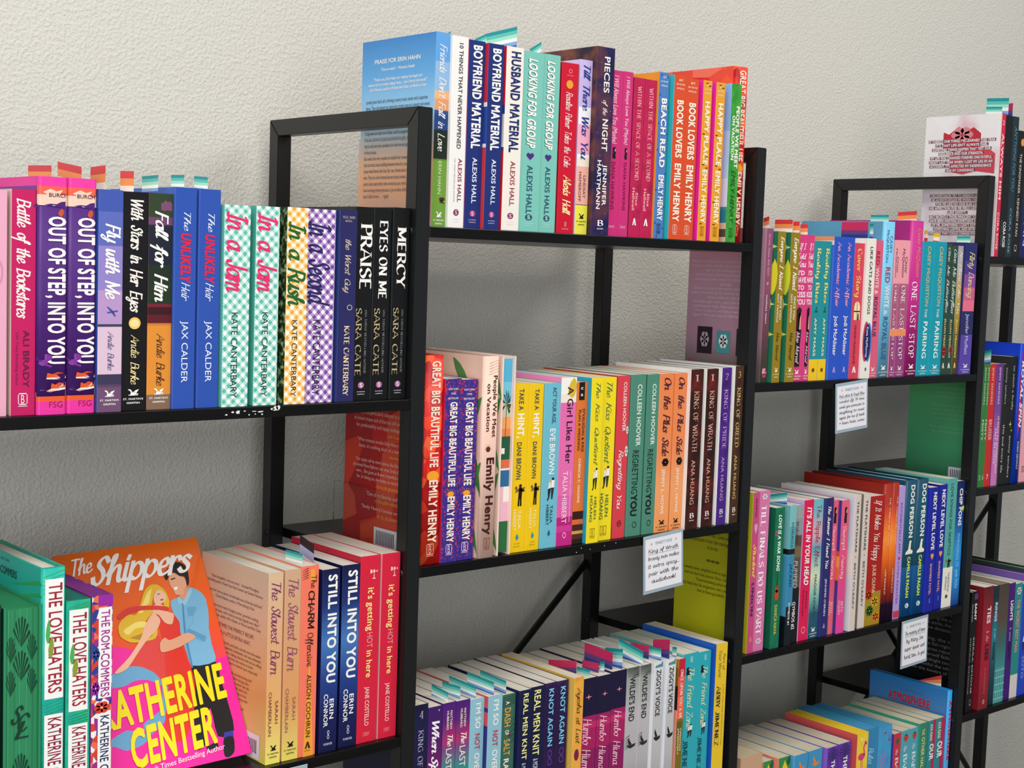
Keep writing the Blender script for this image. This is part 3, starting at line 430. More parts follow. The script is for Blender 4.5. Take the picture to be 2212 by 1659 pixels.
('#edeae6','#f2f0ec',None,[T('10 THINGS THAT NEVER HAPPENED','b','#2b2b30',.035,.585,.42,.66),T('ALEXIS HALL','b','#8a2f45',.635,.865,.55,.78),T('USA TODAY BESTSELLING AUTHOR','n','#a07080',.635,.865,.3,.37),src('#7a2050','#f0d0e0')],'white paperback with one long black title line beside the blue sky one'),
('#1b2d72','#c8283e',None,bm('BOYFRIEND MATERIAL',W,'#e8ecf6','#b04a80','#f0d0e0'),'navy paperback with thick white capitals, the copy beside the white one'),
('#1b2d72','b:#d23a48,#d23a48@.43,#f0ece8@.44,#24489e@.46,#24489e@.64,#f0ece8@.66,#c8283e@.68',None,bm('BOYFRIEND MATERIAL',W,'#e8ecf6','#b04a80','#f0d0e0'),'navy paperback with thick white capitals, the copy beside the cream one'),
('#eee6dc','b:#c8283e,#c8283e@.42,#24489e@.43,#f0ece8@.45,#f0ece8@.62,#24489e@.63,#c8283e@.68',None,bm('HUSBAND MATERIAL','#1c2b62','#9a3344','#8a3060','#f0d0e0'),'cream paperback with thick navy capitals'),
('#7ac2b4','#9fd8cc',None,[T('LOOKING FOR GROUP','j','#2a5a58',.04,.535,.27,.65),T('LOOKING FOR GROUP','j',W,.038,.533,.3,.68),P('heart','#4a2a7a',.56,.6,.3,.66),T('ALEXIS HALL','b','#27506a',.63,.9,.36,.62),src('#27506a','#d0e8e4')],'mint green paperback with white slanted title, the copy beside the cream one'),
('#7ac2b4','#7ac2b4',None,[T('LOOKING FOR GROUP','j','#2a5a58',.04,.535,.27,.65),T('LOOKING FOR GROUP','j',W,.038,.533,.3,.68),P('heart','#4a2a7a',.56,.6,.3,.66),T('ALEXIS HALL','b','#27506a',.63,.9,.36,.62),src('#27506a','#d0e8e4')],'mint green paperback with white slanted title, the copy beside the crimson one'),
('#cb0e2e','#b00c28',None,[P('ring','#f0a0a0',.035,.06,.4,.6),H('USA TODAY','n','#f0b0b0',.07,.076,.3,.7),P('ell','#e8a030',.1,.15,.28,.68),T('Rosaline Palmer Takes the Cake','c','#fbf0ec',.17,.61,.3,.66),T('Alexis Hall','d','#f7e0a0',.655,.89,.32,.74),P('loop','#f0b0b0',.93,.96,.4,.62),H('FOREVER','n','#f0b0b0',.97,.977,.3,.7)],'crimson paperback with white script and a small gold badge'),
('b:#e8e24a,#ece654@.16,#3a3450@.165,#f0b09c@.17,#f3a8a0@.38,#f0e0d0@.39,#f6f0ea@.44,#f2a9c0@.46,#f0b4cc@.62,#efe9ef@.63,#f3eff3@.71,#c6b2e2@.73,#c9b8e6@.9','#d2c0ea',None,[T('Till There Was You','d','#2b3c8a',.03,.57,.3,.8),T('LINDSAY','b','#7a4a5a',.66,.79,.55,.74),T('HAMEROFF','b','#7a4a5a',.64,.81,.2,.4),smg('#1c1c1c',.91)],'lilac, pink and yellow striped paperback with navy script'),
('n:22:#14153c,#1c1b4e,#59303e,#251f60','n:22:#12142e,#2a1c34,#7a4434,#241b4a',None,[T('PIECES','b',W,.05,.24,.42,.72),T('of the','c',W,.28,.36,.42,.66),T('NIGHT','b',W,.38,.55,.42,.72),T('JENNIFER','b',W,.62,.84,.55,.76),T('HARTMANN','b',W,.6,.86,.22,.43),bee(W,.95)]+[P('star','#cfc8ea',s,s+.008,t,t+.06) for s,t in ((.08,.2),(.2,.15),(.33,.8),(.45,.1),(.57,.3),(.72,.1),(.88,.7))],'tall midnight-sky paperback with starry purple spine'),
('#cc2e75','#c02a6c',None,[T('I Will Always Love You (Maybe)','i','#f8d8e2',.03,.44,.3,.66),P('lady','#c8905a',.46,.53,.3,.7),T('DANA HAWKINS','b','#7a1040',.55,.84,.34,.6),H('Storm','n','#f0b0c8',.93,.95,.2,.7)],'slim hot pink paperback beside the tall midnight-sky one'),
('#cc2e75','#c02a6c',None,[T('I Will Always Love You (Maybe)','i','#f8d8e2',.03,.44,.3,.66),P('lady','#c8905a',.46,.53,.3,.7),T('DANA HAWKINS','b','#7a1040',.55,.84,.34,.6),H('Storm','n','#f0b0c8',.93,.95,.2,.7)],'slim hot pink paperback, second copy, beside the dark crimson pair'),
('n:40:#b5174a,#c01c50,#8f1040','#8f1040',None,[T('WITHIN THE SPACE OF A SECOND','s','#f6b4b4',.05,.64,.36,.68),T('Elise','b','#f6b4b4',.72,.8,.5,.7),T('Hellwell','b','#f6b4b4',.69,.83,.2,.42),P('capa',W,.88,.925,.3,.65)],'dark crimson paperback with thin serif title, the copy beside hot pink'),
('n:40:#b5174a,#c01c50,#8f1040','#8f1040',None,[T('WITHIN THE SPACE OF A SECOND','s','#f6b4b4',.05,.64,.36,.68),T('Elise','b','#f6b4b4',.72,.8,.5,.7),T('Hellwell','b','#f6b4b4',.69,.83,.2,.42),P('capa',W,.88,.925,.3,.65)],'dark crimson paperback with thin serif title, the copy beside steel blue'),
('#4d7cbe','#e8952c',None,[R('#1f3a66',s,s+.012,t,t+.07) for s,t in ((.01,.2),(.02,.8),(.13,.1),(.2,.9),(.3,.05),(.36,.88),(.46,.04),(.6,.9),(.7,.06),(.8,.92),(.9,.1),(.93,.85),(.98,.3))]+[eh('BEACH READ',.155,.57,.615,.89),brk('#1f3a66',.94)],'steel blue paperback with dark squiggles and an orange back cover'),
('#d94d25','#30bfd2',None,[eh('BOOK LOVERS',.15,.5,.535,.89,'#f7ead8'),brk('#f0c0a8',.94)],'burnt orange paperback with cream capitals and cyan side, first of the pair'),
('#d94d25','#d94d25',None,[eh('BOOK LOVERS',.15,.5,.535,.89,'#f7ead8'),brk('#f0c0a8',.94)],'burnt orange paperback with cream capitals, second copy, before the magenta sliver'),
('#e5a028','#ee2bae',None,[eh('HAPPY PLACE',.13,.525,.555,.89,'#f8ecd4')]+[R('#5a2a18',s,s+.006,t,t+.25) for s,t in ((.015,.3),(.03,.6),(.33,.1),(.47,.6),(.52,.2),(.54,.6),(.75,.1),(.89,.2))]+[brk('#b06f18',.94)],'golden paperback with cream capitals and magenta side, first of the pair'),
('#e5a028','#ee2bae',None,[eh('HAPPY PLACE',.13,.525,.555,.89,'#f8ecd4')]+[R('#5a2a18',s,s+.006,t,t+.25) for s,t in ((.015,.3),(.03,.6),(.33,.1),(.47,.6),(.52,.2),(.54,.6),(.75,.1),(.89,.2))]+[brk('#b06f18',.94)],'golden paperback with cream capitals, second copy, before the pale sky sliver'),
('n:70:#2c8a2c,#3a9a34,#4faa40','b:#e8c8a0,#5a5040@.03,#e4c8a0@.08,#2f8a9a@.12,#3a9aac@.2,#dcecf4@.22,#b8dcf4@.4,#92c8ee@.7',None,[T('PEOPLE WE MEET','k',W,.14,.53,.54,.84),T('ON VACATION','k',W,.2,.48,.18,.44),T('EMILY HENRY','i','#123f12',.545,.88,.3,.7),brk('#1a5a1a',.94)],'leaf green paperback with white capitals beside the red faceted hardcover'),
('v:75:#d81f1c,#ea3a20,#c41a1c,#f05a2c,#b01218,#e84a38','v:26:#ea3a20,#f05a2c,#e84a38,#d81f1c,#f0705a,#c41a1c',None,gbbl(.02,.5),'tall red faceted hardcover at the end of the top row, standing behind its neighbours'),
]),
'B3':('books on the middle shelf of the middle bay',[
('v:75:#d81f1c,#ea3a20,#c41a1c,#f05a2c,#b01218,#e84a38','v:26:#c81c1c,#b01218,#d2361f,#a81016,#d84a30,#c02a1c',None,gbbl(.027,.5),'tall red faceted hardcover standing first beside the black post'),
('v:420:#3a2a80,#3a2a80,#45319a,#3a2a80,#3a2a80,#45319a,#b8324a,#e0b0a0','#c3173a',None,[H('NEW YORK','n',W,.05,.06,.2,.8),H('TIMES','n',W,.075,.085,.35,.65),H('BESTSELLER','n',W,.1,.11,.2,.8),T('GREAT BIG BEAUTIFUL LIFE','k','#f4eadc',.125,.585,.34,.74),P('sun','#f3a02a',.595,.64,.2,.8),T('EMILY HENRY','k','#f4eadc',.64,.89,.34,.74),brk('#d8c8e8')],'violet confetti-pattern paperback, first of the pair after the red hardcover'),
('v:420:#3a2a80,#3a2a80,#45319a,#3a2a80,#3a2a80,#45319a,#b8324a,#e0b0a0','#c3173a',None,[H('NEW YORK','n',W,.05,.06,.2,.8),H('TIMES','n',W,.075,.085,.35,.65),H('BESTSELLER','n',W,.1,.11,.2,.8),T('GREAT BIG BEAUTIFUL LIFE','k','#f4eadc',.125,.585,.34,.74),P('sun','#f3a02a',.595,.64,.2,.8),T('EMILY HENRY','k','#f4eadc',.64,.89,.34,.74),brk('#d8c8e8')],'violet confetti-pattern paperback, second copy, beside the blush palm-leaf hardcover'),
('#efc6b5','#eccab8',None,[P('branch','#a86a4a',.01,.09,.3,.95),T('People We Meet','b','#45190f',.095,.4,.62,.86),T('on Vacation','b','#45190f',.135,.37,.24,.48),P('sun','#5a2a1a',.43,.47,.2,.6),T('Emily Henry','k','#45190f',.5,.885,.34,.78),brk('#8a5a44')],'blush pink hardcover with brown lettering and palm leaves on its side'),
('#f1d3c6','#f1d3c6','#e8e0d0',[R('#55b4d6',0,.12),R('#7cc4da',.12,.22),R('#c8c8a8',.22,.3),R('#f2a65e',.3,.38),R('#e88a4a',.36,.42),P('palm','',.15,.45,.1,.95),R('#1f5a3a',.4,.52),R('#f0ece4',.46,.49,.1,.5),R('#d8704a',.52,.57),R('#f2e8dc',.565,.575),R('#2a6a9a',.575,.7),R('#f0b8c8',.66,.84),R('#f6ece0',.66,.74,.5,1),R('#2a6a3a',.84,1)],'hardcover turned page-side out, its fore-edge painted with a palm beach'),
('#f0c50e','#f4d23a',None,[T('TAKE A','b','#3a4654',.03,.155,.38,.66),T('HINT,','k','#f8f0e0',.175,.32,.34,.72),T('DANI BROWN','b','#3a4654',.345,.565,.34,.62),P('couple','',.59,.725,.2,.9),T('TALIA','n','#faf0c8',.75,.86,.55,.72),T('HIBBERT','n','#faf0c8',.745,.87,.25,.42),P('gem','#3a8ab0',.89,.93,.4,.65),H('AVON','n','#8a7a20',.945,.952,.35,.7),H('BOOKS','n','#8a7a20',.962,.969,.33,.72)],'bright yellow paperback with a couple silhouette, first of the pair'),
('#f0c50e','#f0c50e',None,[T('TAKE A','b','#3a4654',.03,.155,.38,.66),T('HINT,','k','#f8f0e0',.175,.32,.34,.72),T('DANI BROWN','b','#3a4654',.345,.565,.34,.62),P('couple','',.59,.725,.2,.9),T('TALIA','n','#faf0c8',.75,.86,.55,.72),T('HIBBERT','n','#faf0c8',.745,.87,.25,.42),P('gem','#3a8ab0',.89,.93,.4,.65),H('AVON','n','#8a7a20',.945,.952,.35,.7),H('BOOKS','n','#8a7a20',.962,.969,.33,.72)],'bright yellow paperback with a couple silhouette, second copy, beside sky blue'),
('#6db9cd','#84c8da',None,[T('ACT YOUR AGE,','b','#27465c',.025,.245,.5,.72),T('EVE BROWN','b',W,.275,.55,.4,.72),P('kiss','',.57,.71,.3,.85),T('TALIA','b','#27465c',.74,.85,.56,.72),T('HIBBERT','b','#27465c',.735,.86,.32,.48),P('gem','#27607a',.89,.93,.42,.64)],'sky blue paperback with dancing figures on the spine'),
('b:#c42583,#d0388f@.08,#b81f78@.12,#e060a8@.17,#e66cac@.3,#e66cac@.84,#efe6d2@.85,#f4f0e6@.9','#ef8fc4','#d8c4cc',[P('leaf','#d8b830',.0,.12,.3,1),T('A Girl Like Her','b','#38102e',.055,.51,.42,.78),T('TALIA HIBBERT','n','#fbe2f0',.555,.865,.3,.6),T('NEW YORK TIMES BESTSELLING AUTHOR','n','#fbe2f0',.56,.86,.76,.82),P('ring','#f8d8ec',.92,.955,.4,.62)],'rose pink paperback with yellow petals at the top of its spine'),
('b:#28160f,#5a2418@.03,#c8a04a@.06,#4a1a12@.08,#d86a3a@.12,#38140e@.15,#e07430@.2,#e2742e@.9','#c85a20',None,[R('#17130f',0,.11,.2,.7),H('c','b',W,.025,.045,.35,.55),H('a','b',W,.065,.085,.35,.55),T("D'VAUGHN & KRIS",'b','#4a1f10',.165,.43,.56,.78),T('PLAN A WEDDING','b','#4a1f10',.17,.42,.22,.42),T('CHENCIA C. HIGGINS','b','#fbe8d4',.47,.745,.36,.56)],'slim orange paperback with a black ribbon tab and a dark cake at its foot'),
('#f2d91c','#27a5c6','#d8d8d0',[T('The Kiss Quotient','c','#3a6a44',.03,.53,.4,.72),P('kiss','',.54,.68,.3,.8),T('HELEN','b','#47683a',.72,.855,.55,.74),T('HOANG','b','#47683a',.71,.87,.22,.42),brk('#a8951a',.94)],'lemon yellow paperback with thin script and a turquoise side cover'),
('#f2d91c','#2a6a4a',None,[T('The Kiss Quotient','c','#3a6a44',.03,.53,.4,.72),P('kiss','',.54,.68,.3,.8),T('HELEN','b','#47683a',.72,.855,.55,.74),T('HOANG','b','#47683a',.71,.87,.22,.42),brk('#a8951a',.94)],'lemon yellow paperback with thin script, second copy, beside coral red'),
('#d63f49','#c83a44',None,[T('COLLEEN HOOVER','b','#f6e4de',.04,.34,.5,.74),T('Regretting You','c',W,.455,.82,.3,.64),P('flower',W,.31,.36,.8,1),P('flower',W,.43,.5,.75,1),P('ring','#5a1a20',.89,.93,.35,.7),H('M','b','#5a1a20',.902,.918,.44,.6)],'coral red paperback with white script and torn white flecks'),
('#4c8773','#5f9a86',None,[T('COLLEEN HOOVER','b','#e8eee2',.06,.44,.44,.72),T('REGRETTING','n','#14201c',.467,.735,.26,.66),T('YOU','k','#0f1614',.74,.875,.26,.66),P('ring','#1c3a30',.91,.95,.4,.7)],'sage green paperback with black and white capitals, the copy beside coral red'),
('#4c8773','#3a6f5e',None,[T('COLLEEN HOOVER','b','#e8eee2',.06,.44,.44,.72),T('REGRETTING','n','#14201c',.467,.735,.26,.66),T('YOU','k','#0f1614',.74,.875,.26,.66),P('ring','#1c3a30',.91,.95,.4,.7)],'sage green paperback with black and white capitals, the copy beside orange'),
('g:#f29a58,#f0a068@.3,#ee8a50@.5,#ec8249','#f4b080',None,[T('On the Plus Side','d','#4a1f30',.025,.52,.34,.78),P('flower','#241820',.53,.585,.35,.85),T('JENNY L. HOWE','b','#fbe6cc',.6,.885,.4,.6),smg('#1c1a18',.95)],'light orange paperback with rounded plum script, the copy beside green'),
('g:#f29a58,#f0a068@.3,#ee8a50@.5,#ec8249','#e88a50',None,[T('On the Plus Side','d','#4a1f30',.025,.52,.34,.78),P('flower','#241820',.53,.585,.35,.85),T('JENNY L. HOWE','b','#fbe6cc',.6,.885,.4,.6),smg('#1c1a18',.95)],'light orange paperback with rounded plum script, the copy beside the dark series'),
('n:45:#24110f,#3a1512,#6a1a1c','#f0eeea','#d8d3c8',wr('1','KING OF WRATH','#dba890'),'dark oxblood paperback with gold serif title, first of two, white side showing'),
('n:45:#24110f,#3a1512,#6a1a1c','#f0eeea','#d8d3c8',wr('1','KING OF WRATH','#dba890'),'dark oxblood paperback with gold serif title, second copy, beside deep purple'),
('n:45:#3c1a70,#4a2486,#3a1a60','#f0eeea','#d8d3c8',wr('2','KING OF PRIDE','#c79ad0'),'deep purple paperback with serif title between oxblood and brown'),
('n:45:#2c1b14,#4a2f1c,#3a2018','#f0eeea','#d8d3c8',wr('3','KING OF GREED','#dcb878'),'dark brown paperback with gold serif title at the end, beside the post'),
]),
}
def told(): return [H('If I','d','#fbe0ea',.06,.1,.25,.85),H('Told','d','#fbe0ea',.13,.165,.15,.9),H('You','d','#fbe0ea',.18,.22,.15,.9),H("I'D",'k','#fbe0ea',.245,.275,.25,.8),H('HAVE','k','#fbe0ea',.29,.325,.05,.95),H('TO','k','#fbe0ea',.345,.375,.25,.8),H('KISS','k','#fbe0ea',.39,.425,.1,.95),H('YOU','k','#fbe0ea',.44,.475,.1,.95),P('lady','',.49,.9,.15,.85),T('Mae Marvel','c','#f8dce6',.66,.88,.35,.62),smg(W,.95,.3,.7)]
def ev(): return [T('Everyone I Kissed','d','#f6efda',.035,.39,.38,.78),T('SINCE YOU','b','#f6efda',.425,.58,.58,.78),T('GOT FAMOUS','b','#f6efda',.41,.6,.24,.42),T('Mae Marvel','c','#3a3008',.665,.855,.36,.68),smg('#f2ecc0')]
def notov(): return [T("I'M SO",'b',W,.025,.17,.38,.72),T('NOT','b','#c02848',.2,.29,.38,.72),T('OVER','b',W,.31,.43,.38,.72),T('YOU YET','b',W,.5,.7,.38,.72)]
def last(): return [T('MATTHEW','b','#f4e2c4',.045,.15,.55,.7),T('HUBBARD','b','#f4e2c4',.045,.15,.3,.45),P('branch','#2a6a8a',.13,.2,.0,.3),T('The','d','#f6ece2',.18,.245,.4,.75),T('LAST BOYFRIENDS','n','#f6ece2',.255,.7,.3,.72)]
def star(): return [P('star','#f0889a',.1,.135,.3,.7),T('Humbo Hiuma','c','#f6c6d2',.25,.6,.25,.7)]
def ols(): return [T('Casey','i','#3a1628',.12,.24,.55,.78),T('McQuiston','i','#3a1628',.06,.27,.25,.48),T('ONE LAST STOP','s','#f6dce4',.33,.87,.3,.68),smg('#f6dce4',.95)]
def pair(): return [T('CASEY McQUISTON','b','#d0b878',.035,.48,.4,.66),T('THE','b','#d8ecec',.5,.565,.42,.6),T('PAIRING','b','#e8f4e8',.595,.87,.36,.7),smg('#e8f4f4',.95)]
def palms(): return [P('burst','#28285a',.0,.14,.05,.95),P('burst','#3a3a7a',.02,.1,.3,.9),T('T','k',W,.1,.13,.4,.7),T('HE SPANISH','k',W,.135,.5,.4,.7)]
ART['B5']=('books on the low shelf of the middle bay',[
('n:30:#121430,#1a1d48,#20204a','#15163a',None,wr('4','KING OF SLOTH','#b0a2bc'),'dark indigo paperback with thin serif title, half behind the post on the low row'),
('g:#a01f5a,#a01f5a@.4,#7a1f62@.6,#451b68@.85,#3f1a64','#3f1a64',None,[P('star',W,.015,.03,.65,.8),T('When','d','#fbeef4',.08,.26,.3,.75),T('Sparks','d','#fbeef4',.275,.52,.3,.75)],'purple to magenta paperback with bold white script on the low row'),
('g:#2a8f8a,#2a8f8a@.62,#7a4a82@.74,#b22a6c@.8,#5a2078@.9,#4a1b74','#3a1a60',None,last(),'purple-to-teal paperback with small stacked author name, the copy beside magenta'),
('g:#2a8f8a,#2a8f8a@.62,#7a4a82@.74,#b22a6c@.8,#5a2078@.9,#4a1b74','#3a1a60',None,last(),'purple-to-teal paperback with small stacked author name, the copy beside pale blue'),
('#8dbecd','#8dbecd',None,notov(),'pale blue paperback with white and red capitals, first of the pair'),
('#8dbecd','b:#2a2a80,#2a2a80@.82,#e04a58@.83,#e04a58@.9,#2a2a80@.91,#e04a58@.93',None,notov(),'pale blue paperback with red and navy striped side, second of the pair'),
('#3c6857','#3c6857',None,[P('branch','#1f4438',.0,.07,0,1),P('branch','#2a5546',.12,.3,.6,1),T('A','b',W,.04,.06,.4,.62),T('DASH','b','#dcaa4c',.08,.19,.34,.7),T('OF','b',W,.21,.24,.4,.62),P('berry','#7a1f3a',.235,.255,.55,.8),T('SALT','b','#dcaa4c',.265,.36,.34,.7),T('RAIN','b',W,.38,.5,.36,.66)],'dark leafy green paperback with gold capitals'),
('#141940','#1c2250',None,[T('REAL MEN KNIT','b','#f2ee98',.02,.41,.32,.7),T('& MORE','n','#d8d8e8',.43,.5,.36,.66)],'navy paperback with pale yellow capitals, first of the pair'),
('#141940','#1c2250',None,[T('REAL MEN KNIT','b','#f2ee98',.02,.41,.32,.7),T('& MORE','n','#d8d8e8',.43,.5,.36,.66)],'navy paperback with pale yellow capitals, second copy, beside violet'),
('n:40:#2a1648,#241240,#3a1f5a','#2a1648',None,[T('KNOT AGAIN','b','#7cd2f2',.035,.38,.32,.72),P('loop','#5a3a8a',.4,.5,.2,.9)],'dark violet paperback with light blue capitals, first of the pair'),
('n:40:#2a1648,#241240,#3a1f5a','#2a1648',None,[T('KNOT AGAIN','b','#7cd2f2',.035,.38,.32,.72),P('loop','#5a3a8a',.4,.5,.2,.9)],'dark violet paperback with light blue capitals, second copy, beside mustard'),
('n:40:#e8a038,#eead48,#e09530','#f4c65e',None,[T('Ayesha at Last','c','#2a170f',.06,.4,.32,.78),P('ell','#7a1f4a',.43,.5,.2,.7)],'mustard orange paperback with loose black handwriting on the spine'),
('b:#a01a5a,#8a1a5c@.3,#a81f5e@.55,#c22a68@.68,#a01f60@.72,#191436@.76','#191436',None,star(),'midnight paperback with pink star and magenta foot, first of three'),
('b:#a01a5a,#8a1a5c@.3,#a81f5e@.55,#c22a68@.68,#a01f60@.72,#191436@.76','#191436',None,star(),'midnight paperback with pink star and magenta foot, middle of three'),
('b:#a01a5a,#8a1a5c@.3,#a81f5e@.55,#c22a68@.68,#a01f60@.72,#191436@.76','#191436',None,star(),'midnight paperback with pink star and magenta foot, last of three, beside grey'),
('g:#5a5a5c,#b2aeb2@.4,#bcb6ba@.7,#9aa09a@.93,#4a524c','#a8a4a8',None,[P('branch','#2a302c',-.0,.06,.1,.9),P('branch','#2a302c',.02,.07,.4,1),T("WILDE'S END",'b','#17171a',.06,.345,.26,.66),P('bird','#26262a',.45,.52,.1,.9),P('branch','#2f3430',.42,.52,0,.4)],'grey misty forest paperback with black capitals, first of the pair'),
('g:#5a5a5c,#b2aeb2@.4,#bcb6ba@.7,#9aa09a@.93,#4a524c','#d8d6da',None,[P('branch','#2a302c',-.0,.06,.1,.9),P('branch','#2a302c',.02,.07,.4,1),T("WILDE'S END",'b','#17171a',.06,.345,.26,.66),P('bird','#26262a',.45,.52,.1,.9),P('branch','#2f3430',.42,.52,0,.4)],'grey misty forest paperback with black capitals, second copy'),
('g:#8a8688,#bcb8ba@.4,#c8c6c8@.8,#e0e2e4','#eef0f4',None,[P('cloud2','#5a8a94',.0,.035,.1,.9),T("ZIGGY'S VOICE",'b','#17171a',.05,.35,.26,.72),P('bird','#1f1f22',.43,.51,.1,.95)],'pale grey paperback with a black bird, first of the pair'),
('g:#8a8688,#bcb8ba@.4,#c8c6c8@.8,#e0e2e4','#f0f2f6',None,[P('cloud2','#5a8a94',.0,.035,.1,.9),T("ZIGGY'S VOICE",'b','#17171a',.05,.35,.26,.72),P('bird','#1f1f22',.43,.51,.1,.95)],'pale grey paperback with a black bird, second copy'),
('b:#7a6a1c,#6a5a18@.5,#8a6a1a@.58,#ee6a4e@.6,#e8564a@.75,#c41f3c@.88','b:#f0a090,#f0a090@.62,#2a1a12@.66,#8a6a1c@.82,#b08a2a@.94',None,[T('ONCE UPON YOU & ME','t','#f8d8c4',.07,.4,.32,.72),T('TIMOTHY','b','#f4e8c8',.46,.62,.55,.75),T('JANOVSKY','b','#f4e8c8',.46,.64,.22,.42)],'slim red to gold paperback between pale grey and turquoise'),
('#2ea8b4','#58c0c8',None,[P('loop','#d8f0f0',.02,.06,.4,.65),T('The Friend Zone','c','#f2e2a4',.1,.5,.35,.72),P('lady','#c02a3a',.09,.14,.15,.5),P('kiss','',.47,.56,.4,.8),T('JIMENEZ','t','#1a4a5a',.57,.8,.2,.5)],'turquoise paperback with cream script, first of the pair'),
('#2ea8b4','#2ea8b4',None,[P('loop','#d8f0f0',.02,.06,.4,.65),T('The Friend Zone','c','#f2e2a4',.1,.5,.35,.72),P('lady','#c02a3a',.09,.14,.15,.5),P('kiss','',.47,.56,.4,.8),T('JIMENEZ','t','#1a4a5a',.57,.8,.2,.5)],'turquoise paperback with cream script, second copy, beside the cobalt side cover'),
('#eac22e','#1c5cc2',None,[T('Part of','i','#6f6a34',.07,.18,.62,.84),T('Your World','i','#6f6a34',.045,.22,.26,.5),T('ABBY JIMENEZ','t','#2c2a1e',.27,.67,.18,.5),T('A NEW YORK TIMES BESTSELLING AUTHOR','n','#6f6a34',.27,.67,.72,.79)],'yellow paperback with cobalt blue side cover at the end of the low row'),
])
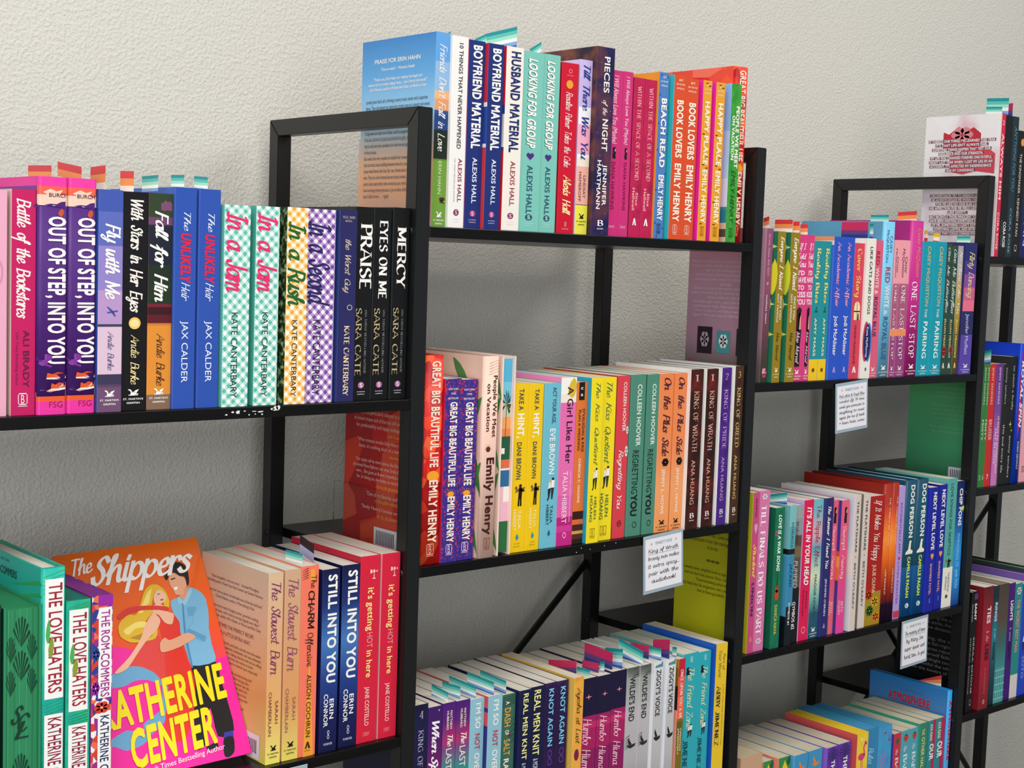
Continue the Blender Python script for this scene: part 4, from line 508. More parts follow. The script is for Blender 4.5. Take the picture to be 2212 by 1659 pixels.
ART['C2']=('books on the upper shelf of the far bay',[
('g:#34342a,#3f3a30@.14,#5a3a40@.25,#8a4a66@.6,#8f5070','g:#6a6a60,#7a6a6a@.1,#b88aa0@.3,#dba6bc',None,[T('Greta Gets the Girl','n','#e6b0c6',.035,.3,.34,.6),P('heart','#e080a0',.345,.37,.3,.6),T('melissa marr','b','#f2d2de',.43,.62,.34,.56),P('flower','#d84a78',.9,.97,.2,.9),H('BG','b','#f2d2de',.91,.94,.3,.7)],'mauve paperback with tiny pale title against the post'),
('#957a16','#2a7a5a',None,ev(),'olive paperback with cream script and green starry side, first of the pair'),
('#957a16','#2a7a5a',None,ev(),'olive paperback with cream script and green starry side, second of the pair'),
('#d63d7c','#d63d7c',None,told(),'pink paperback with stacked capitals above a lady in black, first of the pair'),
('#d63d7c','#d63d7c',None,told(),'pink paperback with stacked capitals above a lady in black, second of the pair'),
('b:#f0c41a,#f0c41a@.145,#1e8d96@.15','#3aa2aa',None,[T('Reality Bites','t','#f0dc6a',.05,.445,.34,.72),P('dog','#0f5a4a',.47,.51,.3,.7),T('AMY MASS','b','#f0e8c0',.55,.825,.38,.62),P('ell','#6a4a10',.91,.94,.35,.65)],'teal paperback with yellow lettering and yellow foot, first of the pair'),
('b:#f0c41a,#f0c41a@.145,#1e8d96@.15','#3aa2aa',None,[T('Reality Bites','t','#f0dc6a',.05,.445,.34,.72),P('dog','#0f5a4a',.47,.51,.3,.7),T('AMY MASS','b','#f0e8c0',.55,.825,.38,.62),P('ell','#6a4a10',.91,.94,.35,.65)],'teal paperback with yellow lettering and yellow foot, second of the pair'),
('#2853c4','b:#4a7ce2,#4a7ce2@.93,#f0e4dc@.94,#e8956a@.97',None,[T('An Academic Affair','t','#ea9cba',.035,.49,.36,.66),T('Jodi McAlister','b',W,.55,.83,.34,.64),P('capa','#c0a0e0',.91,.95,.4,.65)],'cobalt paperback with pink title, the copy beside teal'),
('#2853c4','#2853c4',None,[T('An Academic Affair','t','#ea9cba',.035,.49,.36,.66),T('Jodi McAlister','b',W,.55,.83,.34,.64),P('capa','#c0a0e0',.91,.95,.4,.65)],'cobalt paperback with pink title, the copy beside coral'),
('#d63f58','#e87080',None,[T('Cover Story','t','#f2c262',.04,.4,.3,.72),P('window','#f2dcac',.425,.565,.2,.8),T('MHAIRI McFARLANE','n','#4a1018',.605,.89,.34,.54),P('capa',W,.91,.955,.3,.7)],'coral paperback with gold title and a lit window picture'),
('#ebe7db','#f4f2ea',None,[T('LIKE CATS AND DOGS','b','#1c1c1c',.06,.54,.36,.64),P('ell','#c8344a',.59,.88,-.0,.7),P('ell','#4a7ac0',.6,.88,.3,1),P('ell','#1c1f5a',.61,.87,.12,.88),T('Kate McMurray','b','#d8d4f0',.63,.85,.38,.6),P('ell','#6a6a6a',.92,.945,.4,.6)],'white paperback with black capitals and a navy oval near its foot'),
('#dd5c7b','#f08aa0',None,[T('RED','b','#a01c38',.08,.18,.3,.65),T('WHITE &','b','#f6dcdc',.2,.39,.3,.65),T('ROYAL BLUE','b','#2b2a6c',.41,.7,.3,.65),smg('#f6dcdc',.95)],'rose pink paperback with red, white and blue title'),
('#77c2e2','#5fa4cc',None,[T('CASEY','n','#2a5a8a',.09,.2,.55,.75),T('McQUISTON','n','#2a5a8a',.055,.26,.25,.45),T('RED','b','#bf2d4e',.29,.39,.3,.68),T('WHITE','b',W,.41,.55,.3,.68),T('&','n',W,.565,.6,.3,.6),T('ROYAL BLUE','b','#2a5a9a',.61,.885,.3,.68),smg(W,.95)],'tall light blue hardcover with red, white and blue title'),
('b:#92407a,#92407a@.28,#ee8f5a@.3,#ee8f5a@.345,#a8587a@.35,#b46480@.66,#ef9ea8@.68','#ef9ea8',None,ols(),'pink topped paperback with white serif title beside the light blue hardcover'),
('b:#92407a,#92407a@.28,#ee8f5a@.3,#ee8f5a@.345,#a8587a@.35,#b46480@.66,#ef9ea8@.68','#ef9ea8',None,ols(),'pink topped paperback with white serif title beside the magenta hardcover'),
('#c22888','#b02c82',None,[T('Casey McQuiston','i','#ea9c62',.05,.36,.5,.76),T('ONE LAST STOP','s','#fbeef6',.39,.88,.26,.66),smg(W,.95)],'tall magenta hardcover with white serif title'),
('#0f98ac','#28c0d4',None,pair(),'turquoise-blue paperback with gold and white capitals, first of the pair'),
('#0f98ac','#28c0d4',None,pair(),'turquoise-blue paperback with gold and white capitals, second of the pair'),
('n:60:#1c3535,#2a4a3c,#5a2a2a','#1c3535',None,[T('Give Me Butterflies','c','#d8ece4',.03,.53,.3,.75),T('JILLIAN MEADOWS','b','#e0d08a',.57,.87,.3,.62),P('flower','#b8242c',.78,.86,.1,.9),P('capa',W,.91,.95,.3,.7)],'slim dark green paperback with white script, first of the pair'),
('n:60:#1c3535,#2a4a3c,#3a4a3a','#1c3535',None,[T('Give Me Butterflies','c','#d8ece4',.03,.53,.34,.8),T('JILLIAN MEADOWS','b','#e0d08a',.57,.87,.34,.6),P('flower','#b8242c',.78,.84,.4,.9),P('capa',W,.91,.95,.3,.7)],'slim dark green paperback with white script, second of the pair'),
('g:#4a3e14,#6a5a1c@.3,#b89a40@.5,#bfa66a@.7,#b8b0b4@.85,#aaa2aa','#9a9298',None,[T('No Place Like You','c','#f2ece6',.04,.53,.34,.8),T('JILLIAN MEADOWS','b','#f0e080',.57,.87,.3,.6),P('capa','#f0e080',.91,.95,.3,.7)],'slim grey and gold paperback with white script'),
('b:#5743a6,#5743a6@.25,#252a60@.3,#252a60@.46,#e8708a@.48,#c8608e@.56,#8a4a9a@.66,#4a3486@.76,#252a6a@.86','g:#5743a6,#2f2a6a@.3,#252a6a',None,[T('Flirty Dancing','c','#ecdc94',.07,.42,.36,.78),T('Jennifer Moffatt','n','#d0c8ee',.54,.85,.34,.62),smg('#e8e4f4',.95)],'navy paperback with sunset band and yellow script beside the far post'),
])
ART['C4']=('books on the middle shelf of the far bay',[
('#c44b7c','#cbc81c',None,[T('MURPHY','t','#7a1f50',.035,.16,.38,.62),P('heart','#e09ab8',.19,.26,.3,.8),T('Student','d','#f6cc40',.32,.53,.3,.75),T('UNION','t','#4a1f6a',.56,.77,.32,.68),H('8','n','#f0a070',.9,.93,.35,.65)],'raspberry pink paperback with a chartreuse side against the post'),
('#d676a6','#c06090',None,[P('flower','#fbeef4',.02,.055,.3,.75),T('TILL FINALS DO US PART','t','#fbeaf2',.09,.895,.26,.68),P('flower','#fbeef4',.92,.955,.3,.75)],'tall candy pink paperback with large white serif title'),
('n:60:#0f6446,#137050,#1a7a58','#0f6446',None,[T('LOVE IS A WAR SONG','j','#eaf2e4',.05,.45,.34,.66),P('violin','#c8442a',.46,.66,.2,.75),P('flower','#c86a80',.16,.2,0,.3),T('DANICA NAVA','b','#e2c252',.69,.9,.32,.62)],'emerald green paperback with a small red violin'),
('b:#101a24,#101a24@.27,#3a86ac@.28,#4a90b0@.64,#161c22@.65,#161c22@.685,#58a0ac@.69,#7cbcba@.85','b:#0c141c,#0c141c@.2,#4aa0c8@.21,#5ab0c8@.64,#161c22@.65,#161c22@.685,#7cc4c8@.69',None,[T('EM NEUKOLD','n','#1a3a44',.12,.3,.34,.62),T('JACKED','i','#162a38',.41,.58,.3,.68),T('GYMBOS #1','b',W,.69,.85,.34,.62)],'slim blue and black paperback with italic title'),
('b:#16181a,#1c1a18@.3,#5a5048@.4,#7a6248@.62,#5a4a3a@.7,#8f9498@.78,#9aa0a2@.9','#d8d8d8',None,[T('EM NEUKOLD','n','#2a2a2a',.12,.28,.3,.6),T('PUMPED','i','#cfc8c0',.4,.6,.3,.68),T('GYMBOS #2','b',W,.7,.9,.34,.62)],'slim grey and brown paperback with italic title'),
('#dc1c52','#c8b0e0',None,[T("IT'S ALL IN YOUR HEAD",'j',W,.05,.605,.34,.76),T('KARINA','b','#7a1030',.65,.78,.6,.74),T('ROOKVIST','b','#7a1030',.64,.83,.28,.42),P('ring','#f0a0b8',.9,.95,.3,.7)],'crimson pink paperback with white slanted capitals'),
('g:#1f5068,#27586c@.18,#7ab8a8@.3,#d8e0bc@.45,#9ac8bc@.55,#5f9fb4@.65,#dcaab4@.75,#70b8c4@.92','#70b0bc',None,[T('The Ripple Effect','h','#a01c44',.04,.485,.34,.74),T('MAGGIE NORTH','b','#2a4a5a',.54,.85,.4,.62),smg(W,.95)],'seaside blue-green paperback with red hand lettering'),
('#2b2968','#3a3a80',None,[T('The Summer I Found You','d',W,.06,.51,.34,.66),T("JENNIFER O'BRIEN",'b','#d8d4ee',.58,.85,.38,.58),P('tri','#9a90c8',.9,.94,.35,.65)],'indigo paperback with white script between blue-green and coral pink'),
('g:#e86a7a,#e2557e@.4,#e8607a','#e2557e',None,[P('lady','',.05,.17,.2,.8),T('Swept Away','t','#f6b0b4',.19,.59,.3,.72),T('BETH','b','#f6c0c0',.76,.84,.5,.75),T("O'LEARY",'b','#f6c0c0',.75,.86,.15,.4)],'coral pink paperback with a figure in black, first of the pair'),
('g:#e8409a,#e24a88@.4,#e8607a','b:#3a3a90,#3a3a90@.25,#e0782a@.4,#e8a04a@.5,#d84a3a@.58,#3a3a9a@.62',None,[P('lady','',.05,.17,.3,.8),T('Swept Away','t','#f6b0b4',.19,.59,.3,.72),T('BETH','b','#f6c0c0',.76,.84,.5,.75),T("O'LEARY",'b','#f6c0c0',.75,.86,.15,.4)],'coral pink paperback with a figure in black, second of the pair'),
('#d9cac0','#f6eef2',None,[T('THE FLATSHARE','b','#2c2c30',.045,.42,.34,.62),P('ell','#2c2c30',.45,.457,.42,.56),T("BETH O'LEARY",'b','#5a5a60',.5,.84,.34,.6)],'beige paperback with plain grey capitals, first of the pair'),
('#d9cac0','#8a8078',None,[T('THE FLATSHARE','b','#2c2c30',.045,.42,.34,.62),P('ell','#2c2c30',.45,.457,.42,.56),T("BETH O'LEARY",'b','#5a5a60',.5,.84,.34,.6)],'beige paperback with plain grey capitals, second of the pair'),
('#ac1d18','#c8281c',None,[R('#a8861c',.74,1),P('flower','#c83a1c',.72,.8,.0,.5),P('flower','#d8a02a',.78,.86,.4,.9),P('flower','#3a6a2a',.84,.93,.1,.6),P('flower','#d8782a',.9,.98,.5,1),T('If It Makes You Happy','c','#f8f0e6',.03,.5,.4,.75),T('JULIE OLIVIA','b','#f0d0a0',.53,.75,.42,.62)],'brick red paperback with white script above a floral foot'),
('g:#341634,#381838@.13,#8a1f2c@.14,#c8381c@.25,#f2701a@.45,#f08a2a@.6,#c8441c@.78,#a42a1a@.86,#9a2418','#98221a','#b83a1c',[T('THE THINGS WE LEAVE','t','#f0c0a0',.1,.45,.62,.78),T('UNFINISHED','t','#f0c0a0',.62,.8,.5,.65)],'tall rust and orange hardcover, first of the pair, with a wide red side'),
('g:#341634,#381838@.13,#8a1f2c@.14,#c8381c@.25,#f2701a@.45,#f08a2a@.6,#c8441c@.78,#a42a1a@.86,#9a2418','#98221a','#b83a1c',[T('THE THINGS WE LEAVE','t','#f0c0a0',.1,.45,.62,.78),T('UNFINISHED','t','#f0c0a0',.62,.8,.5,.65)],'tall rust and orange hardcover, second of the pair, beside lavender'),
('#b498d8','#b498d8',None,[T('ACCIDENTALLY AMY','b','#6a54a0',.12,.51,.3,.62),P('heart','#d0344a',.53,.56,.3,.7),T('LYNN PAINTER','b','#7f5fb6',.57,.89,.3,.6),R('#c83a4a',.94,.99)],'lavender paperback squeezed between orange and teal hardcovers'),
('b:#1668ac,#1668ac@.36,#0f4a62@.365','#0f4a62','#c8d8dc',[T('DOG PERSON','k',W,.035,.42,.42,.74),P('dog','#f2ead8',.44,.54,.15,.85),T('CAMILLE PAGAN','k','#dcee5c',.56,.86,.42,.66),P('flower','#d8ecf4',.9,.94,.4,.75)],'teal hardcover with a white dog and lime lettering, first of the pair'),
('b:#1668ac,#1668ac@.36,#0f4a62@.365','#0f4a62','#c8d8dc',[T('DOG PERSON','k',W,.035,.42,.42,.74),P('dog','#f2ead8',.44,.54,.15,.85),T('CAMILLE PAGAN','k','#dcee5c',.56,.86,.42,.66),P('flower','#d8ecf4',.9,.94,.4,.75)],'teal hardcover with a white dog and lime lettering, second of the pair'),
('#17229a','#2a36c0',None,[T('NEXT LEVEL LOVE','k',W,.04,.5,.4,.74),P('heart','#f0a060',.53,.58,.4,.75),T('SHAMEEZ PATEL','b','#f2b494',.61,.86,.4,.62),P('loop','#a0a8e0',.89,.93,.45,.65)],'deep blue paperback with an orange heart, first of the pair'),
('#17229a','#17229a',None,[T('NEXT LEVEL LOVE','k',W,.04,.5,.36,.74),P('heart','#f0a060',.53,.58,.36,.74),T('SHAMEEZ PATEL','b','#f2b494',.61,.86,.36,.6),P('loop','#a0a8e0',.89,.93,.45,.65)],'deep blue paperback with an orange heart, second of the pair'),
('b:#ece6d8,#ece6d8@.3,#56a89e@.31','#6ab8b0','#d0ccb8',[T('LOVE SONGS FOR SKEPTICS','b','#245652',.04,.595,.36,.6),P('couple','#c02a3a',.62,.69,.1,.8),T('CHRISTINA','n','#5a5a54',.73,.88,.52,.7),T('PITMAN','n','#5a5a54',.76,.86,.25,.42),P('ell','#2a5a4a',.9,.93,.35,.6)],'sea green paperback with a white foot'),
('g:#173f8a,#2a8ad4@.2,#2f96dc@.45,#1c4a9c@.7,#18306e@.85,#14245c','#14245c',None,[T('CHIP PONS','k',W,.06,.36,.34,.72),P('heart','#c8dc6a',.2,.25,.7,1),T('WINGING IT','b','#86c4f2',.415,.69,.34,.66),T('with YOU','b','#a8d8f8',.71,.86,.34,.66)],'slim bright blue paperback with white capitals beside the far post'),
])
ART['C6']=('books on the lowest shelf of the far bay',[
('#c8a080','#c8a080','#bfae92',[],'cream paged paperback hidden behind the post, its page tops in view'),
('#3a8a48','#f0947c','#cfc4ac',[P('tri','#e8c832',.02,.12,.1,.9),P('leaf','#1f5a3a',.0,.06,.6,1)],'green paperback with yellow peak and salmon side, first of the pair'),
('#3a8a48','#f0947c','#cfc4ac',[P('tri','#e8c832',.02,.12,.1,.9),P('leaf','#1f5a3a',.0,.06,.6,1)],'green paperback with yellow peak and salmon side, second of the pair'),
('#4494c2','#5cbcec','#cfc4ac',[P('bird','#e8843a',.04,.12,.2,.8)],'mid blue paperback with an orange leaping fish, first of the pair'),
('#4494c2','#4494c2','#cfc4ac',[P('bird','#e8843a',.04,.12,.2,.8)],'mid blue paperback with an orange leaping fish, second of the pair'),
('#6636a0','#9a6ad8','#cfc4ac',palms(),'violet paperback with dark palm bursts, first of the pair'),
('#6636a0','#6636a0','#cfc4ac',palms(),'violet paperback with dark palm bursts, second of the pair'),
('n:30:#eec62c,#f2d23e,#e8b824','#e05a5a','#eec62c',[P('flamingo','#de4478',.06,.26,.05,.9),P('ell','#f6e48a',.03,.06,.3,.5)],'yellow flamingo paperback with pink birds printed on its yellow page tops'),
('#3886b4','#3886b4','#3f93bd',[T('Rules for','c','#a8dcf6',.14,.36,.3,.66)],'blue paperback with blue page edges and thin white script'),
('n:30:#3a94c8,#46a0d0,#3a8cc0','#3886b4','#3f93bd',[P('flower','#d8487a',.04,.06,.4,.6),P('flower','#d8487a',.1,.12,.7,.9),P('branch','#d86aa8',.18,.34,.05,.6)],'sky blue paperback with blue page edges and a pink plant'),
('#c8344a','#5a3a9a','#cfc0a4',[P('berry','#1f6a4a',.04,.1,.25,.75),T('The','c','#f6e0e0',.13,.18,.3,.6),T('BABY','t','#f6e8e8',.2,.42,.3,.7)],'red paperback with a green berry'),
('#52a4b4','#7ac4cc','#cfc4ac',[P('berry','#cc3a2a',.03,.1,.2,.8),T('The','c','#e8f6f6',.13,.18,.3,.6),T('BABY','t','#e8f6f6',.2,.42,.3,.7)],'aqua paperback with a red berry, first of the pair'),
('#52a4b4','#52a4b4','#cfc4ac',[P('berry','#cc3a2a',.03,.1,.2,.8),T('The','c','#e8f6f6',.13,.18,.3,.6),T('BABY','t','#e8f6f6',.2,.42,.3,.7)],'aqua paperback with a red berry, second of the pair'),
('#37866a','#3aa080','#cfc4ac',[T('THE','b','#e6de9a',.05,.1,.3,.6),T('OTHER HALF','b','#e6de9a',.12,.4,.3,.65)],'green paperback with pale yellow capitals'),
('#2d8a90','#2d8a90','#cfc4ac',[R('#b8285a',0,1,.6,1),T('AVA RANI','b','#f4e6b8',.03,.17,.25,.6),T('OUR','k',W,.2,.34,.3,.8)],'teal and crimson paperback with cream capitals, first of the pair'),
('#2d8a90','#2d8a90','#cfc4ac',[R('#b8285a',0,1,.6,1),T('AVA RANI','b','#f4e6b8',.03,.17,.25,.6),T('OUR','k',W,.2,.34,.3,.8)],'teal and crimson paperback with cream capitals, second of the pair'),
('g:#3aa8ee,#58b8f4@.4,#2f9ae4','g:#2f6ab0,#7aa8dc@.6,#4a86c8@.85,#2a80c8','#cfcac0',[T('ATMOSPHERE','k','#d8242f',.07,.5,.36,.82)],'tall bright blue hardcover with thick red capitals at the end of the lowest row'),
])
splat=[P('cloud','#c8283c',.08,.26,.25,.75),P('cloud','#d84a5a',.22,.42,.35,.95),P('flower','#e08a94',.08,.2,.35,.65)]
D1T=["IF THERE'S ONE THING I'VE LEARNED THIS YEAR","IT'S THAT LIFE ISN'T ALWAYS FAIR.","SOMETIMES THINGS HAPPEN THAT TEST OUR","RESILIENCE AND OUR STRENGTH.","MY LIFE WAS CHANGED FOREVER ONE FATEFUL","NIGHT LAST YEAR WHEN I LOST MY LEG IN AN","ACCIDENT. IT'S AFFECTED MY INDEPENDENCE","AND MY CONFIDENCE.",None,"BUT THERE IS ONE THING-ONE PERSON-","THAT HASN'T CHANGED.","HASN'T WAVERED WHEN LIFE GETS HARD.",None,"CIRCUMSTANCES TRY TO WRENCH US APART","HE ALWAYS HOLDS ME WHEN I NEED IT.","FOR ME LIKE NO ONE ELSE CAN.","HIS AFFECTION FOR ME FEELS LIKE HOME","LIKE SAFETY.","BUT RECENTLY THOSE INNOCENT TOUCHES","HAVE BEEN IGNITING SOMETHING NEW IN","OF ME. SOMETHING I CAN'T EXPLAIN","SOMETHING LUSTFUL AND INTENSE","SOMETHING THAT COULD CHANGE EVERYTHING"]
def para(lines,s0,s1,c,f='b',x0=.08,x1=.92,maxn=42,bgc=None,center=True):
    out=[]; n=len(lines); dz=(s1-s0)/n
    for i,l in enumerate(lines):
        if not l: continue
        w_=(x1-x0)*min(1,len(l)/maxn); a=(x0+x1)/2-w_/2 if center else x0
        if bgc: out.append(R(bgc,s0+i*dz+.0*dz,s0+i*dz+.72*dz,a-.01,a+w_+.01))
        out.append(H(l,f,c,s0+i*dz+.08*dz,s0+i*dz+.66*dz,a,a+w_))
    return out
ART['D1']=('books on the top shelf of the farthest bay',[
('#cc2846','n:9:#e8b8c4,#f4f0f4,#f8f6f8,#f2eef4,#d8ccda',None,[R('#f2d8de',0,1,0,.12),H('2','n','#f8d8dc',.05,.08,.35,.7),T('ALWAYS HIM','k','#f8ccd2',.14,.6,.34,.74),T('CORA ROSE','b','#f8ccd2',.69,.95,.34,.72)],'red spined paperback whose white back cover shows a red splatter and capitals'),
('#161618','#161618',None,[T('CORA ROSE','b',W,.75,.93,.45,.8),T('CORA ROSE','n','#5a5a5e',.74,.92,.1,.35)],'black paperback after the red spine on the farthest top shelf'),
('#183038','#183038',None,[T('ANYTHING FOR YOU','i','#5a8490',.07,.53,.3,.75),T('CORA ROSE','n','#93a3aa',.65,.97,.3,.6)],'dark slate paperback with italic title on the farthest top shelf'),
('#151517','#151517',None,[P('ell','#d8924a',.06,.12,.35,.75),T('THE KINGMAKER - KENNEDY RYAN','n','#d8d0c8',.18,.83,.3,.55),P('box','#d8d0c8',.9,.95,.3,.55)],'shorter black paperback with an orange emblem near its top'),
('#1a1f5a','#1a1f5a',None,[T('RYAN','n','#c8c8e0',.55,.9,.3,.6)],'navy paperback cut by the edge of the photo on the farthest top shelf'),
('#5a5a60','#5a5a60',None,[],'grey paperback past the navy one on the farthest top shelf'),
])
ART['D3']=('books on the middle shelf of the farthest bay',[
('#3a7a38','g:#35704f,#46a070@.3,#55ad70@.7,#4a8450',None,em('5','FEISTY'),'slim green paperback against the far post, numbered five'),
('#3a7a38','#3a7a38',None,em('6','FEISTY'),'slim green paperback numbered six'),
('#c82828','#c82828',None,em('7','BRUISER','#f0a8a8'),'red paperback numbered seven beside the slim green pair'),
('g:#cc7ab8,#b868b0@.4,#7a4a98@.6,#5f3480','#8a4aa0',None,[T('EMMY SANDERS','b','#d8b8e8',.03,.33,.35,.62),T('15 WAYS TO ACCIDENTALLY','b',W,.43,.9,.55,.75),T('FALL IN LOVE','b',W,.53,.82,.22,.42)],'purple to pink paperback with two lines of white capitals'),
('#1a1a1a','#4a4a4e',None,[T('emmy sanders','n','#b8b8b0',.03,.33,.35,.6),T('this and every life','n','#c8c8c0',.5,.9,.35,.65)],'black paperback with lowercase lettering, the shorter of two'),
('#161816','#262826',None,[T('to catch a firefly','n','#b8b8b0',.07,.42,.4,.65),P('star','#c8d860',.5,.56,.2,.6),P('star','#8aa040',.56,.6,.4,.8),T('emmy sanders','n','#c8c8c0',.62,.95,.35,.6)],'black paperback with green firefly sparks, the taller of two'),
('#0f3ec4','#1240d0',None,[P('flag','#cc1f44',.06,.68,.2,1),T('ROYAL SPIN','j',W,.12,.6,.35,.8),T('ROBIN BENWAY','b','#c8c49a',.7,.9,.35,.65)],'electric blue hardcover with a red ribbon title'),
('#eaa2ac','#eaa2ac',None,[T('BB','n','#7a5a60',.88,.93,.3,.6)],'salmon pink paperback cut by the edge of the photo'),
('#8a8aa0','#8a8aa0',None,[],'grey-blue paperback past the salmon pink one'),
])
ART['D5']=('books on the low shelf of the farthest bay',[
('#121214','n:200:#0d0d0f,#141416',None,[T('SINNER','b','#a8a8a4',.1,.25,.3,.7),T('SIERRA SIMONE','n','#a8a8a4',.38,.85,.3,.65)],'slim black paperback against the far post with a dim title'),
('#141416','#141416',None,[P('cloud','#5a3a6a',.01,.07,0,1),T('SAINT','k',W,.1,.24,.25,.8),T('SIERRA SIMONE','n','#c8c8c4',.38,.85,.3,.65),P('box','#a8a8a4',.9,.95,.2,.7)],'slim black paperback with bold white title beside dark red'),
('g:#7a2028,#a81c34@.3,#a02030@.7,#5a1c20','#8a1c2a',None,[T('TIES','k','#f2d8d8',.16,.3,.4,.75),T('& other','c','#e0a0a8',.36,.45,.4,.7),T('LIES','k','#2a1416',.47,.6,.4,.75),T('CASSIDY','n','#c07078',.66,.88,.45,.6),P('flower','#d8a0a0',.92,.96,.4,.65)],'dark red paperback with white and black title on the farthest low shelf'),
('g:#12262e,#1f4a5a@.3,#2a8094@.6,#1a2c36@.9','#1a2c36',None,[T('RINGS','k','#d8e0e8',.14,.3,.35,.75),T('& other','c','#a8c8d0',.36,.45,.4,.7),T('THINGS','k','#122028',.47,.62,.35,.7)],'dark teal paperback with pale capitals beside dark red'),
('g:#4aa0a0,#3f8f90@.3,#3a6a68@.5,#5a4c42@.7,#4a3f38','#4a3f38','#8a7a68',[R('#8ad0cc',s,s+.008) for s in (.72,.78,.84,.9,.96)]+[R('#8ad0cc',.7,1,t,t+.04) for t in (.2,.4,.6,.8)],'brown and aqua plaid paperback between dark teal and violet'),
('#431a72','#431a72',None,[T('LIGHTS','k',W,.15,.32,.35,.75),T('& summer','c','#c0a0d8',.38,.5,.4,.7),T('NIGHTS','k','#1f0f38',.5,.65,.35,.7)],'violet paperback with white capitals on the farthest low shelf'),
('b:#dcd4cc,#dcd4cc@.18,#2a8a88@.2','#2a8a88',None,[P('flower','#e8e4dc',.03,.1,.2,.8),T('THE WORST BEST MAN','b','#e89a90',.14,.6,.3,.7)],'teal paperback with coral capitals and a white foot'),
('#2646bc','#4a6ae0',None,[P('kiss','',.45,.6,.3,.8),T('SOTO','b','#8aa0e8',.65,.85,.4,.7)],'blue paperback beside the teal one with a white foot'),
('#5a3a8a','#7a5ab0','#b8ae98',[],'purple sided hardcover whose page top runs back to the wall'),
('#2a4a3a','#2a4a3a','#b8ae98',[],'dark green hardcover beyond the purple sided one'),
])
ART['B1'][1][0]+=([H('PRAISE FOR ERIN HAHN','b',W,.105,.127,.18,.8)]+para(['"One to watch." - Women\'s Health',None,'"Thank you, Erin Hahn, for making me laugh and','swoon and cry sweet, happy tears.... Can I live in this book?"','- Jen DeLuca, author of Save the Date, on Built to Last'],.15,.28,W,'b',.1,.9,56)+
 para(['Lorelai Jones had it all: a thriving country music career and a superstar','fiance. Then she played one teeny-tiny protest song at a concert and ruined','her entire future, including her impending celebrity marriage. But five',None,'the bar player never gets the girl. Things are different now.','Craig owns an indie record label, and his songwriting is better','If he can confront his past and embrace his gifts, he can','help Lorelai earn the comeback she deserves-and get the girl','in the process.','     But when the two reunite to rebuild her career, that itch','that itch that\'s been building between them for years','about what friends don\'t do. For one, friends don\'t hold hands','men. They also don\'t almost-kiss on street corners, or','poetry about each other, have countertop sex, write songs','have no-strings motorcycle sex, or go on dates. And they','don\'t fall in love . . . right?'],.315,.86,'#3f5a70','n',.07,.95,76,None,False)+[H('COVER DESIGN BY KERRY RESNICK','n','#8a7a78',.9,.908,.2,.6),R('#f4f0ec',.9,1,.76,.99)]+[R('#222222',.93,.99,.78+.013*i,.785+.013*i) for i in range(14)],)
ART['B3'][1][0]+=(para(['"Henry is as particularly talented at creating romance','as known tropes and cliches but still satisfies our craving','for predictability and happy endings in this genre."'],.3,.4,'#f0c8b8','n',.12,.96,56)+[H('-USA Today','b','#f0a84a',.41,.42,.55,.72)]+para(['"When romance novelist Emily Henry releases a new','book, it\'s nothing short of a literary event."'],.44,.5,'#f0c8b8','n',.15,.92,52)+[H('-Bustle','b','#f0a84a',.51,.52,.58,.7)]+
 para(['"Her quips call to mind talents like Dorothy Parker or','alt-mined Nora Ephron, but what Emily does is entirely her','own.... She gives us flawed, imperfect women to root','for. In doing so, she helps us root for ourselves."'],.54,.655,'#f0c8b8','n',.12,.96,58)+[H('-TAYLOR JENKINS REID','b','#f0a84a',.665,.68,.42,.8)]+para(['"One of my favorite authors."'],.7,.735,'#f0c8b8','n',.3,.8,30)+[H('-COLLEEN HOOVER','b','#f0a84a',.735,.75,.42,.78)]+para(['"Emily Henry\'s books are a gift."'],.77,.8,'#f0c8b8','n',.25,.85,30)+[H('-V. E. SCHWAB','b','#f0a84a',.81,.825,.45,.75),R('#ece8f0',.87,.98,.42,.9)]+[R('#1c1c20',.885,.955,.45+.02*i,.459+.02*i) for i in range(12)]+[R('#1c1c20',.895,.955,.72+.02*i,.729+.02*i) for i in range(5)],)
ART['D1'][1][0]+=(splat+para(D1T,.17,.86,'#f4eef2','k',.06,.94,42,'#7a4254'),)
ART['A4b'][1][0]+=(para(['"Slow thoughtful, rich love story." -Annabel Monaghan,','bestselling author of Same Time Next Summer and Summer Romance',None,'"Every time I turn my devour this delectable story of love lost and found."','-Cecilia Rabess, author of Everything\'s Fine',None,'A one-course meal of singing, banter, gourmet cooking,','a dash of spice, and a cherry-on-top happily ever after."','-Erin La Rosa, author of For Butter or Worse and Plot Twist'],.1,.33,'#6a3a50','n',.1,.92,62)+[H('SOMETIMES THE PERFECT RECIPE','n','#8a3a50',.35,.37,.2,.8),H('NEEDS A LITTLE EXTRA HEAT.','n','#8a3a50',.39,.41,.22,.76)]+para(['Kit is not neat and tidy, and that\'s exactly how she wants','to live: her life for celebrity cookbooks, she was widowed','at twenty-six to reveal in taking chances-and not as willing','the off-growing-in-love: she works to move','more than almost is about to simmer-up-a recipe with',None,'he\'s disorganized. An up-and-coming chef','competition, he\'s been the guy who','his chilly family has never let him','out of the slums. But when he\'s','curves and distracting curves','who can\'t act like a young cutie',None,'ever in a hot kitchen for','slowly soften and','turn into even','now if this tender'],.44,.85,'#4a2a34','n',.12,.92,60)+[R('#f2eef0',.86,.99,.62,.92)]+[R('#222222',.89,.96,.65+.022*i,.66+.022*i) for i in range(11)],)
ART['A4a'][1][2]+=([P('branch','#2a9a50',.02,.3,.55,1),P('branch','#2a9a50',.4,.9,.4,1),H('AUTHOR OF THE','n','#12443c',.02,.03,.2,.5),H('THE ROM-COMMERS','b','#103a34',.055,.085,.1,.62)],)
